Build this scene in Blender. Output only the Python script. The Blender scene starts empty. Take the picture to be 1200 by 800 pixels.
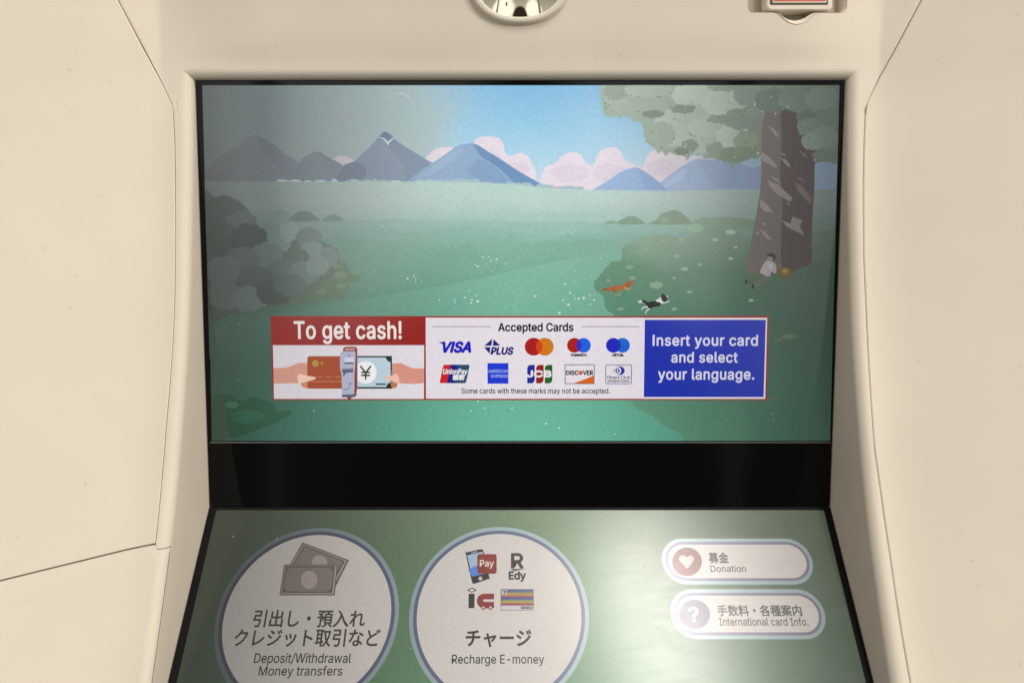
import bpy, bmesh, math, random
from mathutils import Vector
from mathutils.geometry import tessellate_polygon

scene = bpy.context.scene
COL = scene.collection
Z0 = 1.30                      # height of the upper monitor's top edge above the floor
F_PX = 890.0                   # focal length in photo pixels (photo 1200 x 800)
PITCH = math.radians(4.71)
CAM = Vector((-0.0052, -0.5032, Z0 - 0.1279))

# ------------------------------------------------------------------ camera
cd = bpy.data.cameras.new("camera")
cd.sensor_width = 36.0
cd.lens = 36.0 * F_PX / 1200.0
cd.clip_start = 0.01
cd.clip_end = 100
cam = bpy.data.objects.new("camera", cd)
COL.objects.link(cam)
cam.location = CAM
cam.rotation_euler = (math.radians(90) - PITCH, 0, 0)
scene.camera = cam

# ------------------------------------------------------------------ light: the shop around the machine
world = bpy.data.worlds.new("World")
scene.world = world
world.use_nodes = True
wn = world.node_tree
wn.nodes.clear()
def N(nt, t, **k):
    n = nt.nodes.new(t)
    for a, b in k.items():
        setattr(n, a, b)
    return n
def ramp(nt, stops, interp='LINEAR'):
    n = nt.nodes.new('ShaderNodeValToRGB')
    cr = n.color_ramp
    cr.interpolation = interp
    while len(cr.elements) < len(stops):
        cr.elements.new(0.5)
    for e, (p, c) in zip(cr.elements, stops):
        e.position = p
        e.color = (*c, 1) if len(c) == 3 else c
    return n
w_tc = N(wn, 'ShaderNodeTexCoord')
w_sep = N(wn, 'ShaderNodeSeparateXYZ')
wn.links.new(w_tc.outputs['Generated'], w_sep.inputs[0])
w_map = N(wn, 'ShaderNodeMapRange')
w_map.inputs['From Min'].default_value = -1
w_map.inputs['From Max'].default_value = 1
wn.links.new(w_sep.outputs['Z'], w_map.inputs['Value'])
w_ramp = ramp(wn, [(0.0, (.10, .095, .085)), (0.40, (.12, .115, .10)), (0.475, (1.0, .975, .90)),
                   (0.62, (1.0, .975, .90)), (0.78, (.55, .535, .49)), (1.0, (.30, .29, .27))])
wn.links.new(w_map.outputs[0], w_ramp.inputs[0])
# the shop is brightest straight behind the viewer and dims towards the sides, shaped to keep the well walls dark
w_y = N(wn, 'ShaderNodeMapRange', interpolation_type='SMOOTHSTEP')
w_y.inputs['From Min'].default_value = .25
w_y.inputs['From Max'].default_value = -.80
w_y.inputs['To Min'].default_value = .32
w_y.inputs['To Max'].default_value = 1.0
wn.links.new(w_sep.outputs['Y'], w_y.inputs['Value'])
w_mul = N(wn, 'ShaderNodeMix', data_type='RGBA', blend_type='MULTIPLY')
w_mul.inputs[0].default_value = 1.0
wn.links.new(w_ramp.outputs[0], w_mul.inputs[6])
wn.links.new(w_y.outputs[0], w_mul.inputs[7])
def lobe(prev, az, el, half_w, half_h, soft, color):
    """a patch of another brightness in one direction: the person at the machine, a notice, a lamp tray"""
    a = math.radians(az)
    side = N(wn, 'ShaderNodeMath', operation='ARCTAN2')
    neg = N(wn, 'ShaderNodeMath', operation='MULTIPLY')
    neg.inputs[1].default_value = -1
    wn.links.new(w_sep.outputs['Y'], neg.inputs[0])
    wn.links.new(w_sep.outputs['X'], side.inputs[0])
    wn.links.new(neg.outputs[0], side.inputs[1])
    def axis(out, c, h):
        d = N(wn, 'ShaderNodeMath', operation='SUBTRACT')
        d.inputs[1].default_value = c
        wn.links.new(out, d.inputs[0])
        q = N(wn, 'ShaderNodeMath', operation='DIVIDE')
        q.inputs[1].default_value = h
        wn.links.new(d.outputs[0], q.inputs[0])
        p = N(wn, 'ShaderNodeMath', operation='MULTIPLY')
        wn.links.new(q.outputs[0], p.inputs[0])
        wn.links.new(q.outputs[0], p.inputs[1])
        return p
    p1 = axis(side.outputs[0], a, math.radians(half_w))
    p2 = axis(w_sep.outputs['Z'], math.sin(math.radians(el)), math.sin(math.radians(half_h)))
    sm_ = N(wn, 'ShaderNodeMath', operation='ADD')
    wn.links.new(p1.outputs[0], sm_.inputs[0])
    wn.links.new(p2.outputs[0], sm_.inputs[1])
    mr = N(wn, 'ShaderNodeMapRange', interpolation_type='SMOOTHSTEP')
    mr.inputs['From Min'].default_value = 1 + soft
    mr.inputs['From Max'].default_value = 1 - soft
    wn.links.new(sm_.outputs[0], mr.inputs['Value'])
    mx = N(wn, 'ShaderNodeMix', data_type='RGBA')
    mx.inputs[7].default_value = (*color, 1)
    wn.links.new(mr.outputs[0], mx.inputs[0])
    wn.links.new(prev, mx.inputs[6])
    return mx.outputs[2]
w_c = w_mul.outputs[2]
w_c = lobe(w_c, -72, 12, 32, 34, .6, (1.05, 1.02, .95))         # glow added from the far left to brighten the right well wall
w_c = lobe(w_c, -12.5, 12.5, 9.5, 14, .5, (2.7, 2.68, 2.56))         # brightly lit wall to the left of the person
w_c = lobe(w_c, 11.5, 10, 7, 13, .45, (2.6, 2.58, 2.45))        # and to the right
w_c = lobe(w_c, -9.5, 18, .9, 2.6, .15, (.30, .30, .36))        # a notice on the far wall
w_c = lobe(w_c, 2, -22, 15, 28, .35, (.05, .045, .04))          # dark clothes of the person at the machine
w_c = lobe(w_c, .9, 2, 4.6, 13, .22, (.07, .05, .04))          # head and raised hands
w_c = lobe(w_c, 16.5, 6, 1.1, 30, .3, (.45, .44, .41))          # upright dark stripes added for bands in the reflections
w_c = lobe(w_c, -17.5, 6, .9, 30, .3, (.45, .44, .41))
w_bg = N(wn, 'ShaderNodeBackground')
w_bg.inputs['Strength'].default_value = .80
w_out = N(wn, 'ShaderNodeOutputWorld')
wn.links.new(w_c, w_bg.inputs['Color'])
wn.links.new(w_bg.outputs[0], w_out.inputs['Surface'])

def area(name, loc, target, sx, sy, power, color):
    ld = bpy.data.lights.new(name, 'AREA')
    ld.shape = 'RECTANGLE'
    ld.size = sx
    ld.size_y = sy
    ld.energy = power
    ld.color = color
    lo = bpy.data.objects.new(name, ld)
    COL.objects.link(lo)
    lo.location = loc
    lo.rotation_euler = (Vector(target) - Vector(loc)).to_track_quat('-Z', 'Y').to_euler()
    return lo
# the ceiling lamp whose reflection lies on the touch screen, up and behind the viewer
area("ceiling_lamp", (.54, -1.58, Z0 + 1.64), (.06, -.05, Z0 - .30), .25, .80, 28, (1.0, .955, .88))
# the next lamp of the row, to the right
area("ceiling_lamp", (4.3, -3.0, Z0 + 1.25), (0, 0, Z0 - .20), 1.2, .6, 142, (1.0, .95, .87))

vs = scene.view_settings
vs.view_transform = 'Standard'
vs.look = 'None'
vs.exposure = 0
vs.gamma = 1

# ------------------------------------------------------------------ helpers
def lin(c):
    c = c / 255.0
    return c / 12.92 if c <= .04045 else ((c + .055) / 1.055) ** 2.4
def L3(rgb):
    return tuple(lin(v) for v in rgb)

RIGHT = Vector((1, 0, 0))
FWD = Vector((0, math.cos(PITCH), -math.sin(PITCH)))
UP = Vector((0, math.sin(PITCH), math.cos(PITCH)))
def ray(px, py):
    return RIGHT * ((px - 600) / F_PX) + UP * ((400 - py) / F_PX) + FWD
LOW_A = math.radians(39.0)
LOW_O = Vector((0, 0, Z0 - .2817))
LOW_N = Vector((0, -math.cos(LOW_A), math.sin(LOW_A)))
LOW_UP = Vector((0, math.sin(LOW_A), math.cos(LOW_A)))
UPP_O = Vector((0, 0, Z0))
UPP_N = Vector((0, -1, 0))
UPP_UP = Vector((0, 0, 1))
class Plane:
    """a flat screen: measures of the photograph become (u, v) in metres on its face"""
    def __init__(s, o, n, up):
        s.o, s.n, s.up = o, n, up
    def uv(s, px, py):
        d = ray(px, py)
        t = (s.o - CAM).dot(s.n) / d.dot(s.n)
        p = CAM + d * t - s.o
        return (p.x, p.dot(s.up))
    def pt(s, uv, lift=0.0):
        return s.o + RIGHT * uv[0] + s.up * uv[1] + s.n * lift
UPPER = Plane(UPP_O, UPP_N, UPP_UP)
LOWER = Plane(LOW_O, LOW_N, LOW_UP)
LAY = 0.00005

EDGE = [(237, 100.2), (983.5, 100.2), (972.5, 516.2), (248.5, 516.2)]
def clip(poly):
    for k in range(4):
        (ax, ay), (bx, by) = EDGE[k], EDGE[(k+1) % 4]
        side = lambda p: (bx-ax)*(p[1]-ay) - (by-ay)*(p[0]-ax)
        out = []
        for i, q in enumerate(poly):
            p = poly[i-1]
            sp, sq = side(p), side(q)
            if (sp >= 0) != (sq >= 0):
                t = sp/(sp-sq)
                out.append((p[0]+(q[0]-p[0])*t, p[1]+(q[1]-p[1])*t))
            if sq >= 0:
                out.append(q)
        poly = out
        if len(poly) < 3:
            break
    return poly
class MB:
    def __init__(s):
        s.v, s.f, s.m, s.mats = [], [], [], []
    def mat(s, m):
        if m not in s.mats:
            s.mats.append(m)
        return s.mats.index(m)
    def add(s, pts, faces, m):
        b = len(s.v)
        i = s.mat(m)
        s.v += [tuple(p) for p in pts]
        for f in faces:
            s.f.append([b + k for k in f])
            s.m.append(i)
    def box(s, lo, hi, m):
        x0, y0, z0 = lo
        x1, y1, z1 = hi
        p = [(x0,y0,z0),(x1,y0,z0),(x1,y1,z0),(x0,y1,z0),(x0,y0,z1),(x1,y0,z1),(x1,y1,z1),(x0,y1,z1)]
        s.add(p, [(0,3,2,1),(4,5,6,7),(0,1,5,4),(1,2,6,5),(2,3,7,6),(3,0,4,7)], m)
    def flat(s, loops, plane, layer, m):
        """a flat shape with holes, loops in uv"""
        loops = [l for l in loops if len(l) > 2]
        if not loops:
            return
        clean = []
        for l in loops:
            q = [p for k, p in enumerate(l) if math.hypot(p[0]-l[k-1][0], p[1]-l[k-1][1]) > 1e-8]
            if len(q) > 2:
                clean.append(q)
        def inside(p, l):
            c = False
            for k in range(len(l)):
                (ax, ay), (bx, by) = l[k-1], l[k]
                if (ay > p[1]) != (by > p[1]) and p[0] < (bx-ax)*(p[1]-ay)/(by-ay)+ax:
                    c = not c
            return c
        depth = [sum(inside(l[0], o) for o in clean if o is not l) for l in clean]
        for l, d in zip(clean, depth):
            if d % 2:
                continue
            group = [l] + [h for h, e in zip(clean, depth) if e == d+1 and inside(h[0], l)]
            flat = [p for g in group for p in g]
            fs = []
            for t in tessellate_polygon([[Vector((a, b, 0))*1000 for a, b in g] for g in group]):
                (ax, ay), (bx, by), (cx, cy) = flat[t[0]], flat[t[1]], flat[t[2]]
                ar = (bx-ax)*(cy-ay) - (cx-ax)*(by-ay)
                if abs(ar) < 1e-14:
                    continue
                fs.append(tuple(t) if ar > 0 else (t[0], t[2], t[1]))
            s.add([plane.pt(p, layer * LAY) for p in flat], fs, m)
    def poly(s, px, plane, layer, m):
        if plane is UPPER and 0 < layer < 13.5:            # the picture stops at the edge of the display
            px = clip(px)
            if len(px) < 3:
                return
        s.flat([[plane.uv(*p) for p in px]], plane, layer, m)
    def build(s, name, parent=None, smooth=False):
        me = bpy.data.meshes.new(name)
        me.from_pydata(s.v, [], s.f)
        for m in s.mats:
            me.materials.append(m)
        me.polygons.foreach_set('material_index', s.m)
        if smooth:
            me.polygons.foreach_set('use_smooth', [True] * len(s.f))
        me.update()
        if smooth:
            me.set_sharp_from_angle(angle=math.radians(28))
        o = bpy.data.objects.new(name, me)
        COL.objects.link(o)
        if parent:
            o.parent = parent
        return o

def smooth_pts(pts, n=4, closed=True):
    out = []
    c = len(pts)
    for i in range(c if closed else c - 1):
        g = (lambda k: pts[k % c]) if closed else (lambda k: pts[max(0, min(c - 1, k))])
        p0, p1, p2, p3 = g(i-1), g(i), g(i+1), g(i+2)
        for j in range(n):
            t = j / n
            out.append(tuple(.5*((2*p1[k]) + (-p0[k]+p2[k])*t + (2*p0[k]-5*p1[k]+4*p2[k]-p3[k])*t*t
                                 + (-p0[k]+3*p1[k]-3*p2[k]+p3[k])*t**3) for k in (0, 1)))
    if not closed:
        out.append(pts[-1])
    return out
def ellipse(cx, cy, rx, ry, n=40, rot=0):
    return [(cx + rx*math.cos(a)*math.cos(rot) - ry*math.sin(a)*math.sin(rot),
             cy + rx*math.cos(a)*math.sin(rot) + ry*math.sin(a)*math.cos(rot))
            for a in (2*math.pi*k/n for k in range(n))]
def blob(cx, cy, rx, ry, seed=0, amp=.10, n=44):
    r = random.Random(seed)
    ph = [r.uniform(0, 6.28) for _ in range(5)]
    out = []
    for k in range(n):
        a = 2*math.pi*k/n
        q = 1 + amp*(.5*math.sin(5*a+ph[0]) + .5*math.sin(9*a+ph[1]) + .35*math.sin(14*a+ph[2]) + .3*r.uniform(-1, 1))
        out.append((cx + rx*q*math.cos(a), cy + ry*q*math.sin(a)))
    return out
def lumpy(pts, step=4.0, amp=2.2, seed=1):
    """a painted foliage edge: an outline broken into small leafy bumps"""
    r = random.Random(seed)
    out = []
    n = len(pts)
    for i in range(n):
        (ax, ay), (bx, by) = pts[i], pts[(i+1) % n]
        d = math.hypot(bx-ax, by-ay)
        k = max(1, int(d/step))
        for j in range(k):
            t = j/k
            nx, ny = (by-ay)/max(d, 1e-6), -(bx-ax)/max(d, 1e-6)
            o = amp*(r.uniform(-1, 1)*.6 + (.5 if j % 2 else -.5))
            out.append((ax+(bx-ax)*t+nx*o, ay+(by-ay)*t+ny*o))
    return out
def rrect(x0, y0, x1, y1, r, n=6):
    r = min(r, abs(x1-x0)/2, abs(y1-y0)/2)
    out = []
    for cx, cy, a0 in ((x1-r, y1-r, 0), (x0+r, y1-r, 90), (x0+r, y0+r, 180), (x1-r, y0+r, 270)):
        for k in range(n+1):
            a = math.radians(a0 + 90*k/n)
            out.append((cx + r*math.cos(a), cy + r*math.sin(a)))
    return out
def line_px(a, b, w):
    d = math.hypot(b[0]-a[0], b[1]-a[1])
    nx, ny = -(b[1]-a[1])/d*w/2, (b[0]-a[0])/d*w/2
    return [(a[0]+nx, a[1]+ny), (b[0]+nx, b[1]+ny), (b[0]-nx, b[1]-ny), (a[0]-nx, a[1]-ny)]
def stroke_px(pts, w0, w1=None):
    """a tapered brush stroke as an outline"""
    w1 = w0 if w1 is None else w1
    Lf, Rt = [], []
    n = len(pts)
    for i, p in enumerate(pts):
        a, b = pts[max(0, i-1)], pts[min(n-1, i+1)]
        d = math.hypot(b[0]-a[0], b[1]-a[1]) or 1
        w = (w0 + (w1-w0)*i/(n-1))/2
        nx, ny = -(b[1]-a[1])/d*w, (b[0]-a[0])/d*w
        Lf.append((p[0]+nx, p[1]+ny))
        Rt.append((p[0]-nx, p[1]-ny))
    return Lf + Rt[::-1]

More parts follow.
